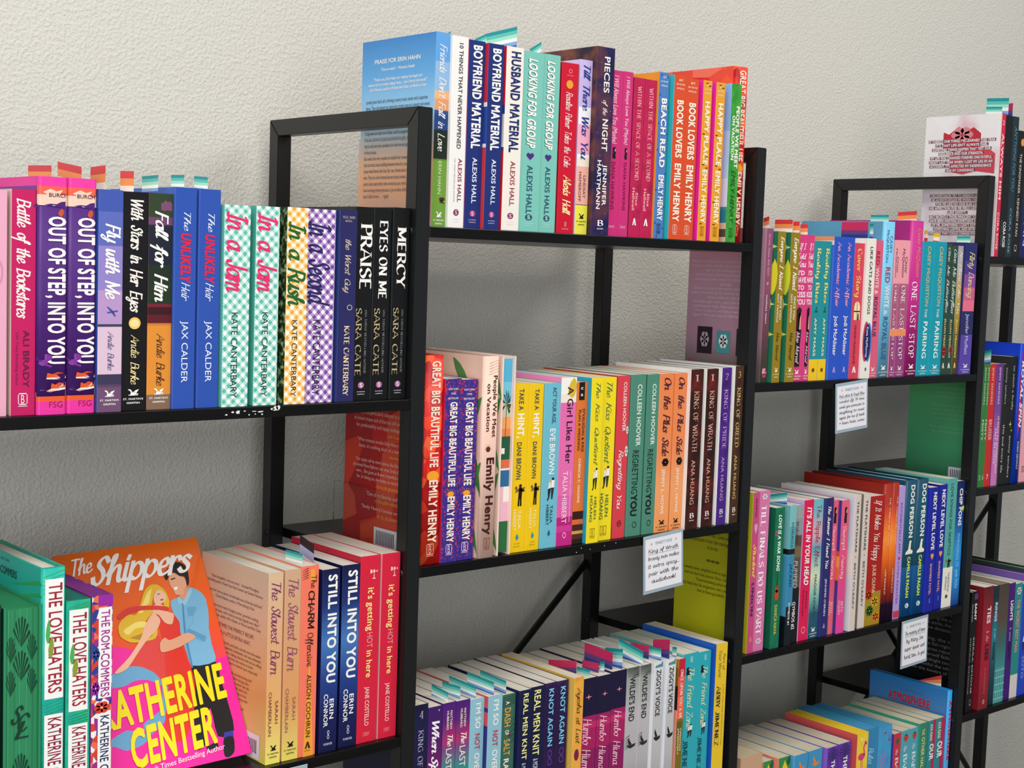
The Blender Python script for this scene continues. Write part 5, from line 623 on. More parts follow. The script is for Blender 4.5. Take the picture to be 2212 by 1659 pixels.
ART['B3'][1][3]+=([P('frond','#3f7a3a',.02,.13,.02,.45),P('frond','#4f8a4a',.02,.2,.62,.85),P('frondr','#4f8a4a',.2,.42,.78,.99),P('frond','#3f7a3a',.42,.7,.85,1),P('frondr','#4f8a4a',.52,.72,.86,1),P('frond','#4f8a4a',.72,.98,.8,.98)],)
ART['B3'][1][4]+=([P(('frond','frondr')[i%2],'#4a8a44',a,a+.2,.86,1) for i,a in enumerate((.02,.2,.38,.58,.78))],)
for q in (1,2): ART['C2'][1][q]+=([P('leaf','#f0ec3a',.18,.42,.86,1.02),P('star','#dff0a0',.04,.16,.86,1.0),P('star','#e6f06a',.62,.74,.86,1.0),P('star','#dff0a0',.44,.52,.88,1.0)],)
ART['C4'][1][0]+=(para(['so much for the summer.','pretending to be madly in love with Clover','that Clover, but that doesn\'t change the fact','Fake dating is about playing a decoy couple','Bennett and three years later they feel that it still matters','answer to the son. In fact, Clover and Bennett','most experienced part of their fake marriage of convenience','to be fun.'],.1,.42,'#5a5a12','n',.04,.96,60)+[H('***','b','#5a5a12',.47,.5,.42,.6)]+para(['A sweetly funny, delightful book at page one but soon','until the last final anyone. Now I will never be','Times-bestselling author of','Murphy leaps into the assignment, with a story so charming','that it flows gracefully'],.53,.7,'#5a5a12','n',.04,.96,60)+[R('#eceadc',.86,.98,.7,.95)]+[R('#222222',.89,.96,.72+.02*i,.73+.02*i) for i in range(10)],)
ART['C2'][1][0]+=(para(['Not knowing you is all only','',None,'Kaelee is thinking. Grad school is going great, her','rushes in a few months, and it\'s been a decade since','talk to her biological family.','And of course, there\'s her anonymous hookup.','everything Kaelee wants in a woman wrapped in','package.','Greta is on top of the world, making real money','notion and putting her authors on bestseller lists','relationship on top of it.','But late-night edits, sexy plot twists quickly','revealing the truth. Now just one night stand.','From hookup to workplace feels, Kaelee and','figure if they can have an HEA both on and off'],.12,.6,'#e8d4e0','n',.05,.97,50)+[R('#2a1a26',.66,.84,.16,.36),R('#4a9aa0',.68,.83,.42,.6),R('#2a2a2e',.66,.84,.68,.88),P('flower','#b8a0b0',.69,.8,.2,.32),P('flower','#e8f0f0',.7,.8,.45,.57),P('flower','#c8b8c0',.69,.8,.72,.84),P('flower','#d84a78',.88,.95,.02,.1),R('#e8e8ec',.92,1,.1,.6)],)
ART['C4'][1][0]=ART['C4'][1][0]
ART['D3'][1][0]+=(para(['What starts as a','relationship with',None,'The sun is barely','rising when the','knock is heard',None,'However, there is','not a way for the','next one to be the','one to stop it',None,'But when it comes','something honest'],.1,.6,'#7ab890','n',.2,.9,26)+[R('#d8dce4',.86,.98,.6,.95)]+[R('#2a3040',.88,.97,.63+.025*i,.64+.025*i) for i in range(12)],)
ART['D5'][1][0]+=(para(['of the time and','holiday, Manhattan','a college girl who can','most they bring the same','world of the parks, freedom','with a new dimension',None,'it calls daring, the trial is','being God, a fair-right path','for many a great reputation','the times herself falling for','between midnight couples','and beautiful the whole','and on the towers of their'],.12,.75,'#8a8a86','n',.06,.94,30),)
ART['C6'][1][16]+=([H('ATMOSPHERE','k','#d8242f',.11,.165,.25,.78),H('TAYLOR JENKINS REID','n','#7a5a8a',.07,.08,.4,.7)],)
# measured in millimetres: distance along the wall, thickness, height, setback from the shelf edge, kind
GEO={'A2':[[-467.3,18.5,201.6,8,'p'],[-445.3,23.0,203.4,8,'p'],[-422.0,28.5,216.2,5,'h'],[-393.3,28.5,216.4,6,'h'],[-364.5,24.7,207.8,4,'p'],[-339.5,27.1,207.4,8,'p'],[-312.2,25.7,207.4,8,'p'],[-286.2,23.7,214.4,5,'p'],[-260.0,23.6,214.3,5,'p'],[-233.3,29.8,200.4,3,'p'],[-196.8,27.8,201.0,4,'p'],[-161.7,25.5,201.7,2,'p'],[-135.9,37.8,201.5,8,'p'],[-96.2,22.5,201.9,4,'p'],[-73.4,23.7,206.7,8,'p'],[-49.4,23.2,207.0,8,'p'],[-24.0,26.1,208.3,8,'p']],
'A4a':[[-470.2,18.8,206.3,8,'h'],[-451.2,35.7,204.2,6,'f'],[-415.2,23.3,236.7,6,'h'],[-391.7,24.4,203.3,6,'p'],[-367.0,21.1,205.4,4,'p']],'A4b':[[-171.0,18.0,203.6,8,'p'],[-150.9,19.8,204.8,8,'p'],[-130.8,21.6,206.3,8,'p'],[-105.7,22.4,200.3,6,'p'],[-79.1,23.5,201.7,8,'p'],[-55.4,26.6,208.8,8,'p'],[-26.9,25.5,208.7,8,'p']],
'B1':[[30.5,20.0,212.7,12,'p'],[50.7,22.6,210.8,8,'p'],[73.6,24.3,209.1,8,'p'],[98.2,23.2,207.8,3,'p'],[124.9,26.6,207.9,3,'p'],[151.8,32.7,206.2,5,'p'],[184.7,28.6,207.1,8,'p'],[215.8,27.5,200.8,8,'p'],[245.5,20.5,207.4,8,'p'],[266.3,29.7,224.9,1,'p'],[296.2,22.8,201.0,8,'p'],[319.3,17.0,201.4,8,'p'],[337.9,19.9,196.2,8,'p'],[358.0,20.9,196.0,8,'p'],[379.2,18.3,207.1,5,'p'],[403.0,22.6,206.0,1,'p'],[425.9,24.4,204.6,2,'p'],[457.5,17.1,205.2,1,'p'],[482.6,18.0,205.3,1,'p'],[513.1,20.3,206.9,1,'p'],[533.7,27.6,232.8,14,'h']],
'B3':[[26.2,26.7,237.1,8,'h'],[53.2,23.8,210.2,6,'p'],[77.2,25.8,208.5,8,'p'],[106.0,23.8,235.2,2,'h'],[135.3,20.9,234.6,4,'f'],[156.4,26.0,201.3,8,'p'],[182.7,22.8,200.5,8,'p'],[207.3,26.3,200.7,8,'p'],[233.8,26.0,206.9,8,'p'],[260.1,18.7,200.6,8,'p'],[279.0,21.0,205.7,2,'p'],[300.3,28.2,205.2,8,'p'],[330.4,22.1,206.7,8,'p'],[355.1,26.8,207.3,8,'p'],[383.7,23.3,207.1,8,'p'],[407.3,26.7,207.1,8,'p'],[435.8,23.8,207.1,8,'p'],[459.8,25.0,212.2,2,'p'],[492.1,23.4,212.0,3,'p'],[522.5,20.0,212.8,3,'p'],[549.4,20.7,214.7,3,'p']],
'B5':[[24.9,19.4,218.7,8,'p'],[44.6,20.9,212.7,8,'p'],[65.8,19.8,213.8,8,'p'],[85.8,20.7,213.0,8,'p'],[106.8,21.7,210.9,8,'p'],[128.8,22.7,212.5,2,'p'],[151.8,25.7,208.1,8,'p'],[179.6,19.5,210.4,3,'p'],[199.4,26.6,209.6,8,'p'],[226.2,19.0,210.4,8,'p'],[245.5,19.6,210.0,8,'p'],[268.7,16.0,211.9,1,'p'],[285.0,31.2,205.2,8,'p'],[316.5,25.2,204.7,8,'p'],[341.9,26.5,206.5,8,'p'],[368.6,23.9,206.4,8,'p'],[392.8,21.7,206.2,8,'p'],[414.8,17.5,208.2,3,'p'],[438.7,16.8,208.4,2,'p'],[463.2,13.0,204.7,4,'p'],[476.5,30.4,208.0,8,'p'],[507.1,25.4,206.5,8,'p'],[535.5,23.8,214.8,2,'p']],
'C2':[[607.2,14.6,212.0,8,'p'],[626.2,17.2,208.6,3,'p'],[653.4,20.3,208.2,2,'p'],[673.9,25.6,206.4,8,'p'],[699.8,14.6,206.7,8,'p'],[714.6,20.4,198.8,8,'p'],[735.3,19.0,198.9,8,'p'],[757.0,26.5,206.3,6,'p'],[783.8,26.0,206.6,8,'p'],[810.1,24.1,198.9,8,'p'],[834.4,22.2,206.7,4,'p'],[856.9,23.4,204.9,8,'p'],[880.5,29.1,233.5,8,'h'],[909.9,14.6,206.8,8,'p'],[924.7,26.1,207.3,8,'p'],[951.1,33.8,238.1,8,'h'],[985.1,31.2,207.8,8,'p'],[1016.6,33.6,208.2,8,'p'],[1050.4,14.1,206.5,8,'p'],[1064.8,17.5,204.1,8,'p'],[1082.5,15.2,203.9,8,'p'],[1098.0,33.0,209.8,4,'p']],
'C4':[[604.1,14.0,227.4,6,'p'],[618.3,24.5,228.2,8,'p'],[652.5,20.2,202.1,4,'p'],[682.7,14.0,203.2,2,'p'],[696.9,22.7,201.0,8,'p'],[721.3,23.0,206.6,8,'p'],[744.5,23.0,205.8,8,'p'],[767.8,20.0,206.4,5,'p'],[788.1,16.4,200.9,8,'p'],[804.7,19.1,200.4,3,'p'],[834.6,15.4,206.4,1,'p'],[859.8,17.9,205.5,4,'p'],[877.9,40.9,199.7,6,'p'],[919.1,22.2,215.3,8,'h'],[941.5,16.8,215.7,8,'h'],[958.5,16.2,209.2,8,'p'],[976.6,30.5,216.5,8,'h'],[1007.3,31.9,216.0,8,'h'],[1039.5,24.4,201.2,5,'p'],[1069.9,22.6,203.0,8,'p'],[1092.7,28.1,211.0,8,'p'],[1121.1,24.4,205.2,8,'p']],
'C6':[[606.6,47.6,228.5,8,'p'],[656.3,23.8,212.9,8,'p'],[685.9,27.0,213.9,3,'p'],[722.8,31.6,210.4,3,'p'],[762.5,33.3,207.6,8,'p'],[801.2,27.1,206.3,3,'p'],[836.6,30.9,203.9,8,'p'],[874.5,28.8,213.3,2,'p'],[903.5,35.0,212.9,8,'p'],[938.8,36.5,209.7,8,'p'],[977.2,19.3,193.5,5,'p'],[1002.4,24.9,192.4,8,'p'],[1027.6,21.8,192.1,8,'p'],[1049.6,23.5,196.4,6,'p'],[1077.9,20.8,195.1,8,'p'],[1098.9,26.1,194.8,8,'p'],[1131.4,29.8,236.4,8,'h']],
'D1':[[1181.6,14.5,230.6,6,'p'],[1200.5,21.4,228.7,8,'p'],[1222.2,18.1,229.0,8,'p'],[1240.5,25.9,207.8,8,'p'],[1266.6,24.0,203.8,8,'p'],[1290.9,32.8,209.6,8,'p']],
'D3':[[1180.2,9.3,204.6,8,'p'],[1189.8,8.8,204.4,8,'p'],[1198.8,18.3,203.8,8,'p'],[1220.0,18.7,203.8,8,'p'],[1241.3,19.0,203.3,8,'p'],[1262.0,21.7,215.3,8,'p'],[1284.0,17.1,236.7,4,'h'],[1309.6,24.2,225.9,8,'p'],[1334.1,36.7,225.6,8,'p']],
'D5':[[1185.0,7.6,204.3,8,'p'],[1192.9,10.5,204.9,8,'p'],[1214.2,28.9,210.0,2,'p'],[1254.3,16.5,206.3,8,'p'],[1271.0,31.7,206.4,8,'p'],[1303.0,20.1,204.9,8,'p'],[1323.3,24.2,201.6,8,'p'],[1347.8,26.0,198.7,8,'p'],[1374.1,24.8,209.4,8,'h'],[1399.1,25.2,214.7,8,'h']]}
FLAGSL=[
 ['A2', 2, -407.7, 62, 15.0, 10, 13.5, 'L', 'in the first purple hardcover'],
 ['A2', 3, -379.0, 62, 20.3, 2, 13.9, 'L', 'in the second purple hardcover'],
 ['A2', 4, -352.1, 49, 22.6, 17, 23.5, 'L', 'in the lilac sky paperback'],
 ['A2', 5, -326.0, 40, 20.9, 9, 20.1, 'L', 'in the black gold-charm paperback'],
 ['A2', 6, -299.3, 48, 17.7, 15, 18.3, 'T', 'in the dark orange-footed paperback'],
 ['A2', 7, -274.4, 36, 13.4, 10, 12.8, 'T', 'in the first royal blue paperback'],
 ['A2', 8, -248.2, 38, 14.3, 11, 12.4, 'T', 'in the second royal blue paperback'],
 ['B1', 1, 64.3, 36, 6.4, 30, 8.8, 'T', 'in the white title-line paperback'],
 ['B1', 3, 105.1, 37, 8.4, 16, 12.7, 'T', 'in the second navy paperback'],
 ['B1', 4, 143.5, 62, 22.0, 8, 24.8, 'T', 'in the cream navy-lettered paperback'],
 ['B1', 6, 193.3, 41, 9.2, 21, 15.7, 'T', 'in the second mint paperback'],
 ['C2', 0, 615.9, 22, 14.6, 3, 16.9, 'L', 'in the mauve paperback'],
 ['C2', 2, 663.5, 40, 18.3, 9, 18.3, 'L', 'in the second olive paperback'],
 ['C2', 3, 686.7, 26, 18.5, 15, 18.6, 'L', 'in the first stacked-capitals pink paperback'],
 ['C2', 4, 707.1, 29, 15.4, 16, 15.4, 'L', 'in the second stacked-capitals pink paperback'],
 ['C2', 10, 838.9, 55, 24.3, -2, 24.4, 'B', 'in the white paperback with navy oval'],
 ['C2', 10, 852.2, 7, 22.2, -1, 22.2, 'T', 'in the white paperback with navy oval'],
 ['C2', 12, 895.1, 44, 13.1, 11, 13.0, 'T', 'in the tall light blue hardcover'],
 ['C2', 15, 968.0, 46, 16.4, 10, 18.0, 'L', 'in the tall magenta hardcover'],
 ['C2', 16, 1000.7, 18, 17.6, 2, 17.6, 'P', 'in the first turquoise-blue paperback'],
 ['C2', 17, 1033.4, 23, 14.1, 1, 13.1, 'P', 'in the second turquoise-blue paperback'],
 ['C2', 21, 1114.5, 32, 10.6, 7, 10.8, 'T', 'in the navy sunset paperback'],
 ['C4', 3, 688.3, 44, 10.3, 14, 17.3, 'T', 'in the slim blue and black paperback'],
 ['D1', 1, 1211.2, 52, 31.4, -5, 29.5, 'T', 'in the black paperback on the farthest top shelf'],
 ['D1', 0, 1188.9, 39, 12.6, 5, 11.2, 'T', 'in the red-spined splatter paperback'],
 ['D1', 2, 1231.2, 47, 21.3, 16, 23.2, 'B', 'in the dark slate paperback'],
 ['D3', 2, 1208.0, 26, 21.1, 14, 24.1, 'T', 'in the red paperback numbered seven'],
 ['C6', 16, 1146.3, 79, 0.4, 32, 21.4, 'L', 'in the tall bright blue hardcover'],
 ['A4b', 2, -122.2, 54, 10.6, 21, 11.5, 'T', 'in the coral and orange paperback'],
 ['A4b', 3, -101.2, 59, 29.7, 31, 23.2, 'G', 'in the first dark blue paperback'],
 ['B5', 2, 75.7, 43, 13.9, 10, 11.3, 'T', 'in the first purple-to-teal paperback'],
 ['B5', 3, 96.2, 49, 12.9, 15, 14.9, 'T', 'in the second purple-to-teal paperback'],
 ['B5', 4, 117.7, 63, 15.5, 10, 13.9, 'T', 'in the first pale blue paperback'],
 ['B5', 5, 140.2, 56, 15.8, 6, 15.5, 'T', 'in the second pale blue paperback'],
 ['B5', 6, 164.7, 61, 17.5, 10, 16.0, 'T', 'in the leafy green paperback'],
 ['B5', 12, 297.5, 81, 8.2, 29, 18.5, 'B', 'in the first midnight star paperback'],
 ['B5', 12, 310.0, 41, 6.6, 17, 7.2, 'T', 'in the first midnight star paperback'],
 ['B5', 13, 329.1, 51, 10.2, 21, 13.0, 'B', 'in the middle midnight star paperback'],
 ['B5', 13, 336.6, 27, 12.0, 18, 14.2, 'T', 'in the middle midnight star paperback'],
 ['B5', 14, 349.9, 69, 24.2, 17, 22.5, 'B', 'in the last midnight star paperback'],
 ['B5', 14, 363.1, 44, 21.2, 8, 26.4, 'T', 'in the last midnight star paperback'],
 ['B5', 16, 401.5, 57, 25.6, 8, 17.7, 'T', 'in the second misty grey paperback'],
 ['B5', 17, 421.7, 55, 14.8, 21, 18.7, 'B', 'in the first bird paperback'],
 ['B5', 17, 430.5, 29, 14.4, 2, 15.8, 'T', 'in the first bird paperback'],
 ['B5', 18, 445.4, 36, 19.8, 3, 26.2, 'B', 'in the second bird paperback'],
 ['B5', 19, 469.7, 23, 12.7, 15, 13.8, 'T', 'in the slim red and gold paperback'],
]
# ---------------------------------------------------------------- room
def struct(name,me,m,loc=None): o=link(name,me,[m],None,loc); o['kind']='structure'; return o
YW=.303+.035
struct('wall_back',boxmesh(-3.2,5.2,YW,YW+.12,0,3.0),wall_paint('#cfccc4'))
struct('floor',boxmesh(-3.2,5.2,-4.2,YW,-.06,0),mat('n:6:#6a645c,#7a746a,#857d72',.5))
struct('ceiling',boxmesh(-3.2,5.2,-4.2,YW,3.0,3.08),wall_paint('#dad8d2',.6))
struct('baseboard_back',boxmesh(-3.2,5.2,YW-.012,YW,0,.1,.002),mat('#d8d5cc',.4))
# ---------------------------------------------------------------- bookcase: ladder frames with shelves hung at staggered heights
TX,TY,D,HT=.0195,.0194,.3028,.92255+Z0
FX=[-.5759,0,.56948,1.1454,1.7213]; LT=.01207
case=empty('modular_bookcase',(0,0,0)); tag(case,'black metal and wood bookcase run of open bays along the white wall','bookcase')
def face_loop(pts,x0,x1):
    n=len(pts); vs=[(x0,a,b) for a,b in pts]+[(x1,a,b) for a,b in pts]
    bm=bmesh.new(); bv=[bm.verts.new(v) for v in vs]
    for q in [tuple(range(n))]+[tuple(range(2*n-1,n-1,-1))]+[(i,i+n,(i+1)%n+n,(i+1)%n) for i in range(n)]: bm.faces.new([bv[i] for i in q])
    bmesh.ops.recalc_face_normals(bm,faces=bm.faces); bmesh.ops.bevel(bm,geom=bm.edges[:],offset=.0007,segments=2,affect='EDGES')
    me=bpy.data.meshes.new('m'); bm.to_mesh(me); bm.free(); return me
def disc(r,t,n=14):
    pts=[(r*math.cos(2*math.pi*i/n),r*math.sin(2*math.pi*i/n)) for i in range(n)]; inn=[(a*.45,b*.45) for a,b in pts]
    vs=[(0,a,b) for a,b in pts]+[(-t,a*.85,b*.85) for a,b in pts]+[(-t,a,b) for a,b in inn]+[(-t*.2,a,b) for a,b in inn]; fs=[]
    for k in range(3): fs+=[(k*n+i,k*n+(i+1)%n,(k+1)*n+(i+1)%n,(k+1)*n+i) for i in range(n)]
    fs.append(tuple(range(3*n,4*n))); return rawmesh(vs,fs)
g_=.0002
fpost=face_loop([(0,0),(TY,0),(TY,HT-TY-g_),(0,HT-g_)],0,TX); rpost=face_loop([(D,0),(D-TY,0),(D-TY,HT-TY-g_),(D,HT-g_)],0,TX)
rail=face_loop([(g_,HT),(D-g_,HT),(D-TY-g_,HT-TY),(TY+g_,HT-TY)],0,TX); foot=face_loop([(TY,.06),(D-TY,.06),(D-TY,.06+TY),(TY,.06+TY)],0,TX)
scr=disc(.0042,.0009)
for me_ in (fpost,rpost,rail,foot): me_.materials.append(METAL)
scr.materials.append(METAL)
def sub(name,me,parent,loc=(0,0,0)):
    o=bpy.data.objects.new(name,me); COL.objects.link(o); o.parent=parent; o.location=loc; return o
for k,fx in enumerate(FX):
    fr=empty('end_frame',(fx,0,0)); fr.parent=case
    for nm,me_ in (('post',fpost),('post',rpost),('top_rail',rail),('bottom_rail',foot)): sub(nm,me_,fr)
    odd=range(4) if k%2 else range(4)
    for z_ in ([1.5442-.38*i for i in range(4)] if k in (1,2,3,4) else [])+([1.3542-.38*i for i in range(4)]):
        for y_ in (TY/2,D-TY/2): sub('screw',scr,fr,(0,y_,z_-LT/2))
def shelf(i,z):
    o=link('shelf_board',boxmesh(FX[i]+TX+.0003,FX[i+1]-.0003,0.0003,D-.002,z-LT,z-.0002,.0008,2),[WOOD],case); return o
for i in range(4):
    top=1.5442 if i in (1,3) else 1.3542
    for k in range(4): shelf(i,top-.38*k)
shelf(1,.12); shelf(3,.12)
def rod(a,b,r=.0052,n=14):
    a,b=Vector(a),Vector(b); d=(b-a).normalized(); u=d.orthogonal().normalized(); v=d.cross(u)
    vs=[tuple(p+r*(math.cos(2*math.pi*i/n)*u+math.sin(2*math.pi*i/n)*v)) for p in (a,b) for i in range(n)]
    me=rawmesh(vs,[(i,(i+1)%n,n+(i+1)%n,n+i) for i in range(n)]+[tuple(range(n))[::-1],tuple(range(n,2*n))]); me.polygons.foreach_set('use_smooth',[True]*n+[False]*2); return me
for i in (1,3):
    x0,x1=FX[i]+TX,FX[i+1]
    link('cross_brace',rod((x1+.002,D-.006,1.057),(x0,D-.006,.575)),[METAL],case)
    link('cross_brace',rod((x0-.002,D-.018,1.057),(x1,D-.018,.457)),[METAL],case)
# chipped veneer on the near shelf edge
p=Print(); rn=random.Random(3)
def chip(cx,cz,w_,h_):
    n=9; poly=[(cx+w_*math.cos(6.283*i/n)*rn.uniform(.5,1.1),cz+h_*math.sin(6.283*i/n)*rn.uniform(.5,1.1)) for i in range(n)]
    p.add(poly,[tuple(range(n))],'#e4e2dc',lambda x,y,n_:(x,.0001,y))
ZA=1.3542
for cx,cz,w_,h_ in ((-.172,-.0032,.0042,.0034),(-.169,-.0022,.0028,.0028),(-.176,-.0035,.003,.0012),(-.190,-.0058,.004,.0008),(-.197,-.0052,.003,.0007),(-.188,-.0085,.0012,.001),(-.196,-.008,.001,.0008),(-.216,-.0055,.0032,.0024),(-.222,-.005,.002,.0012),(-.229,-.0075,.0018,.001),(-.203,-.0085,.001,.0008),(-.208,-.0045,.0016,.0007)):
    chip(cx,ZA+cz,w_,h_)
p.build('chip_marking',case)
p=Print()
for cx,cz in ((.27,-.004),(.285,-.007),(.31,-.005),(.33,-.0035),(.262,-.0085)): chip(cx,1.1642+cz,.0008,.0007)
p.build('chip_marking',case)
# ---------------------------------------------------------------- fill the shelves
prepare('ABCDEFGHIJKLMNOPQRSTUVWXYZabcdefghijklmnopqrstuvwxyz0123456789&-.,\'!"?():@+#*')
LV={'A2':1.3542,'A4a':.9742,'A4b':.9742,'B1':1.5442,'B3':1.1642,'B5':.7842,'C2':1.3542,'C4':.9742,'C6':.5942,'D1':1.5442,'D3':1.1642,'D5':.7842}
for sh,rows in GEO.items():
    grp,art=ART[sh]; assert len(art)==len(rows),(sh,len(art),len(rows))
    for (x,th,h,ins,kd),a in zip(rows,art):
        lim={'A':-1.6,'B':567.8,'C':1143.8}.get(sh[0],1e9); th=min(th,lim-x) if x+th>lim else th
        sp,lf,pgs,items,label=a[:5]; side=a[5] if len(a)>5 else None
        fm=None
        if kd=='f': fm=mat(pgs,.5)
        ar=None
        if side: ar=side
        book(x,LV[sh]+.0001,ins,th,h,kd,sp,lf,pgs,items,label,grp,ar,front=fm)
# more rows low down, behind the posts at the very edge of view
def plain(row,z,grp,x0,h):
    x=x0
    for th,sp,pgs,label in row:
        book(x,z+.0001,9,th,h+rn.uniform(-4,4),'p',sp,sp,pgs,[],label,grp); x+=th+.4
plain([(24,'#8a3a4a','#a8aab0','paperback with grey page top, first of the bottom row in the farthest bay'),(22,'#3a5a8a','#b4aa94','paperback with cream page top, second of the bottom row in the farthest bay'),(26,'#6a8a4a','#b8ae98','paperback with cream page top, third of the bottom row in the farthest bay'),(21,'#c8a04a','#b0a690','paperback with cream page top, fourth of the bottom row in the farthest bay'),(25,'#7a5a8a','#b4aa94','paperback with cream page top, fifth of the bottom row in the farthest bay'),(23,'#4a8a8a','#b8ae98','paperback with cream page top, sixth of the bottom row in the farthest bay'),(24,'#b05a4a','#b4aa94','paperback with cream page top, seventh of the bottom row in the farthest bay')],.4042,'books on the bottom shelf of the farthest bay',1180,222)
# ---------------------------------------------------------------- page flags
BAND={'L':['#e2404a','#fb9c58','#fbf6f0'],'T':['#1a98a0','#5cc8c0','#a8ead6','#ffffff','#7fb0ea','#3458ae'],'B':['#cc2f62','#cc2f62','#6c4082','#1f3f92'],'P':['#f2c422','#f4f0ea','#d03a3a'],'G':['#2a1a24','#b4b2dc','#f2f2fa']}
NM={'L':'red, orange and white','T':'teal, mint and white','B':'pink, purple and blue','P':'yellow and white','G':'black and lavender'}
GEOD={}
zt={sh:rows for sh,rows in GEO.items()}
for sh,i,x,y1,h1,y2,h2,bd,lab in FLAGSL:
    bx,th,h,ins,kd=GEO[sh][i]
    y2_=max(y2,ins+4); y1_=max(y1,y2_+6) if y1>y2 else y1
    zb=LV[sh]+h*.001+(-.003 if kd in 'hf' else -.0004)
    e=empty('page_flag',(x*.001,0,zb)); tag(e,'%s page flag %s'%(NM[bd],lab),'bookmark','striped page flags standing in the books')
    cols=BAND[bd]; n=len(cols); full=18. ; vs=[];fs=[];ms=[]
    hA,hB=max(h1,1)*.001,max(h2,1)*.001
    tall=max(hA,hB); per=max(tall,.017)/n
    t_=.00012
    bands=[]
    for k in range(n):
        a0=min(per*k,tall); a1=min(per*(k+1),tall)
        if a1-a0<1e-5: continue
        bands.append((k,a0,a1))
    last=len(bands)-1
    for j,(k,a0,a1) in enumerate(bands):
        me_=[]
        za0,zb0=hA-a0,hB-a0; za1,zb1=(hA-a1,hB-a1) if j<last else (0.,0.)
        za0=max(za0,0);zb0=max(zb0,0);za1=max(za1,0);zb1=max(zb1,0)
        ya,yb=y1_*.001,y2_*.001
        v=[(0,ya,za1),(0,yb,zb1),(0,yb,zb0),(0,ya,za0)]; v+=[(t_,)+q[1:] for q in v]
        link('colour_band',rawmesh(v,[(0,1,2,3),(7,6,5,4),(0,4,5,1),(1,5,6,2),(2,6,7,3),(3,7,4,0)]),[mat(cols[k],.35)],e)
# ---------------------------------------------------------------- clear acrylic bookends
def bookend(x,z,y0,y1,h,label,foot_dir=1):
    e=empty('acrylic_bookend',(x,y0,z+.0002)); tag(e,label,'bookend','clear acrylic bookends')
    link('upright_plate',boxmesh(0,.0018,0,y1-y0,0,h,.0004),[CLEAR],e)
    link('base_plate',boxmesh(.0018 if foot_dir>0 else -.0012,.003 if foot_dir>0 else 0,0,y1-y0,0,.0012),[CLEAR],e)
bookend(.0205,1.1642,.03,.175,.075,'clear acrylic bookend beside the tall red faceted hardcover on the middle shelf')
bookend(.0046-.0015,1.3542,.006,.12,.07,'clear acrylic bookend') if False else None
bookend(-.0008+.0+.0-.0,1.3542,.004,.12,.07,'x') if False else None
bookend(.5648,1.5442,.008,.15,.085,'clear acrylic bookend in the gap after the last tall red hardcover on the top shelf',-1)
bookend(1.1376,1.3542,.008,.15,.15,'clear acrylic bookend between the navy sunset paperback and the far post',-1)
bookend(.0205,1.5442,.03,.14,.10,'clear acrylic bookend beside the blue sky paperback on the top shelf')
# ---------------------------------------------------------------- handwritten cards hung from the shelf edges
def card(x0,x1,ztop,zbot,tilt,lines,label,under=True):
    w_,h_=x1-x0,ztop-zbot
    e=empty('recommendation_card',((x0+x1)/2,-.0022,ztop)); e.rotation_euler=(0,tilt,0); tag(e,label,'card','handwritten cards in clear sleeves on the shelf edges')
    m_=bpy.data.materials.get('sleeve') or bpy.data.materials.new('sleeve')
    if not m_.use_nodes:
        m_.use_nodes=True; b=m_.node_tree.nodes['Principled BSDF']; b.inputs['Base Color'].default_value=lin('#9fb0bd'); b.inputs['Roughness'].default_value=.12
    link('plastic_sleeve',boxmesh(-w_/2,w_/2,0,.0007,-h_,0,.0002),[m_],e)
    link('paper',boxmesh(-w_/2+.0035,w_/2-.0035,-.0004,-.00005,-h_+.0045,-.0045),[mat('#e9e7ec',.5)],e)
    p=Print(); a,b_=w_-.007,h_-.009
    it=[H("FINNEY'S FAVE",'n','#5f86a0',.07,.13,.27,.73),P('star','#c88a94',.06,.14,.12,.2),P('star','#c88a94',.06,.14,.8,.88)]
    n=len(lines); dz=.74/n
    for i,l in enumerate(lines):
        wd=min(.86,.12+.055*len(l)); c=.5; s=.2+i*dz; it.append(H(l,'h','#1c1c26',s,s+dz*.5,c-wd/2,c+wd/2))
    if under: it.append(R('#3a3a4a',.2+dz*.68,.2+dz*.71,.08,.92))
    p.items(it,lambda t,s,n_:(-a/2+t*a,-.0005-.00002*n_,-.0045-s*b_)); p.build('handwritten_lettering',e)
card(.3775,.4525,1.1655,1.0895,math.radians(-3.4),['King of Wrath','broody man makes','it extra spicy...','pair with the','audiobook!'],'handwritten card in a clear sleeve hanging below the oxblood books')
card(.7665,.8445,1.3515,1.2785,math.radians(-4.2),['Red, white & Royal Blue','novelist @ 19 time','would give permission to','anything to read','again for me if tomb','+ hours, boats, scones'],'handwritten card hanging below the cobalt and coral paperbacks')
card(.9695,1.042,.9722,.896,math.radians(-2.),['The meaning of home','by Mary Joe','super queer wet','burial, time... in you!'],'handwritten card hanging below the teal dog hardcovers')
card(-.166,-.125,.9695,.90,math.radians(0),['romcom read'],'handwritten card hanging below the peach paperbacks, mostly cut by the picture edge')
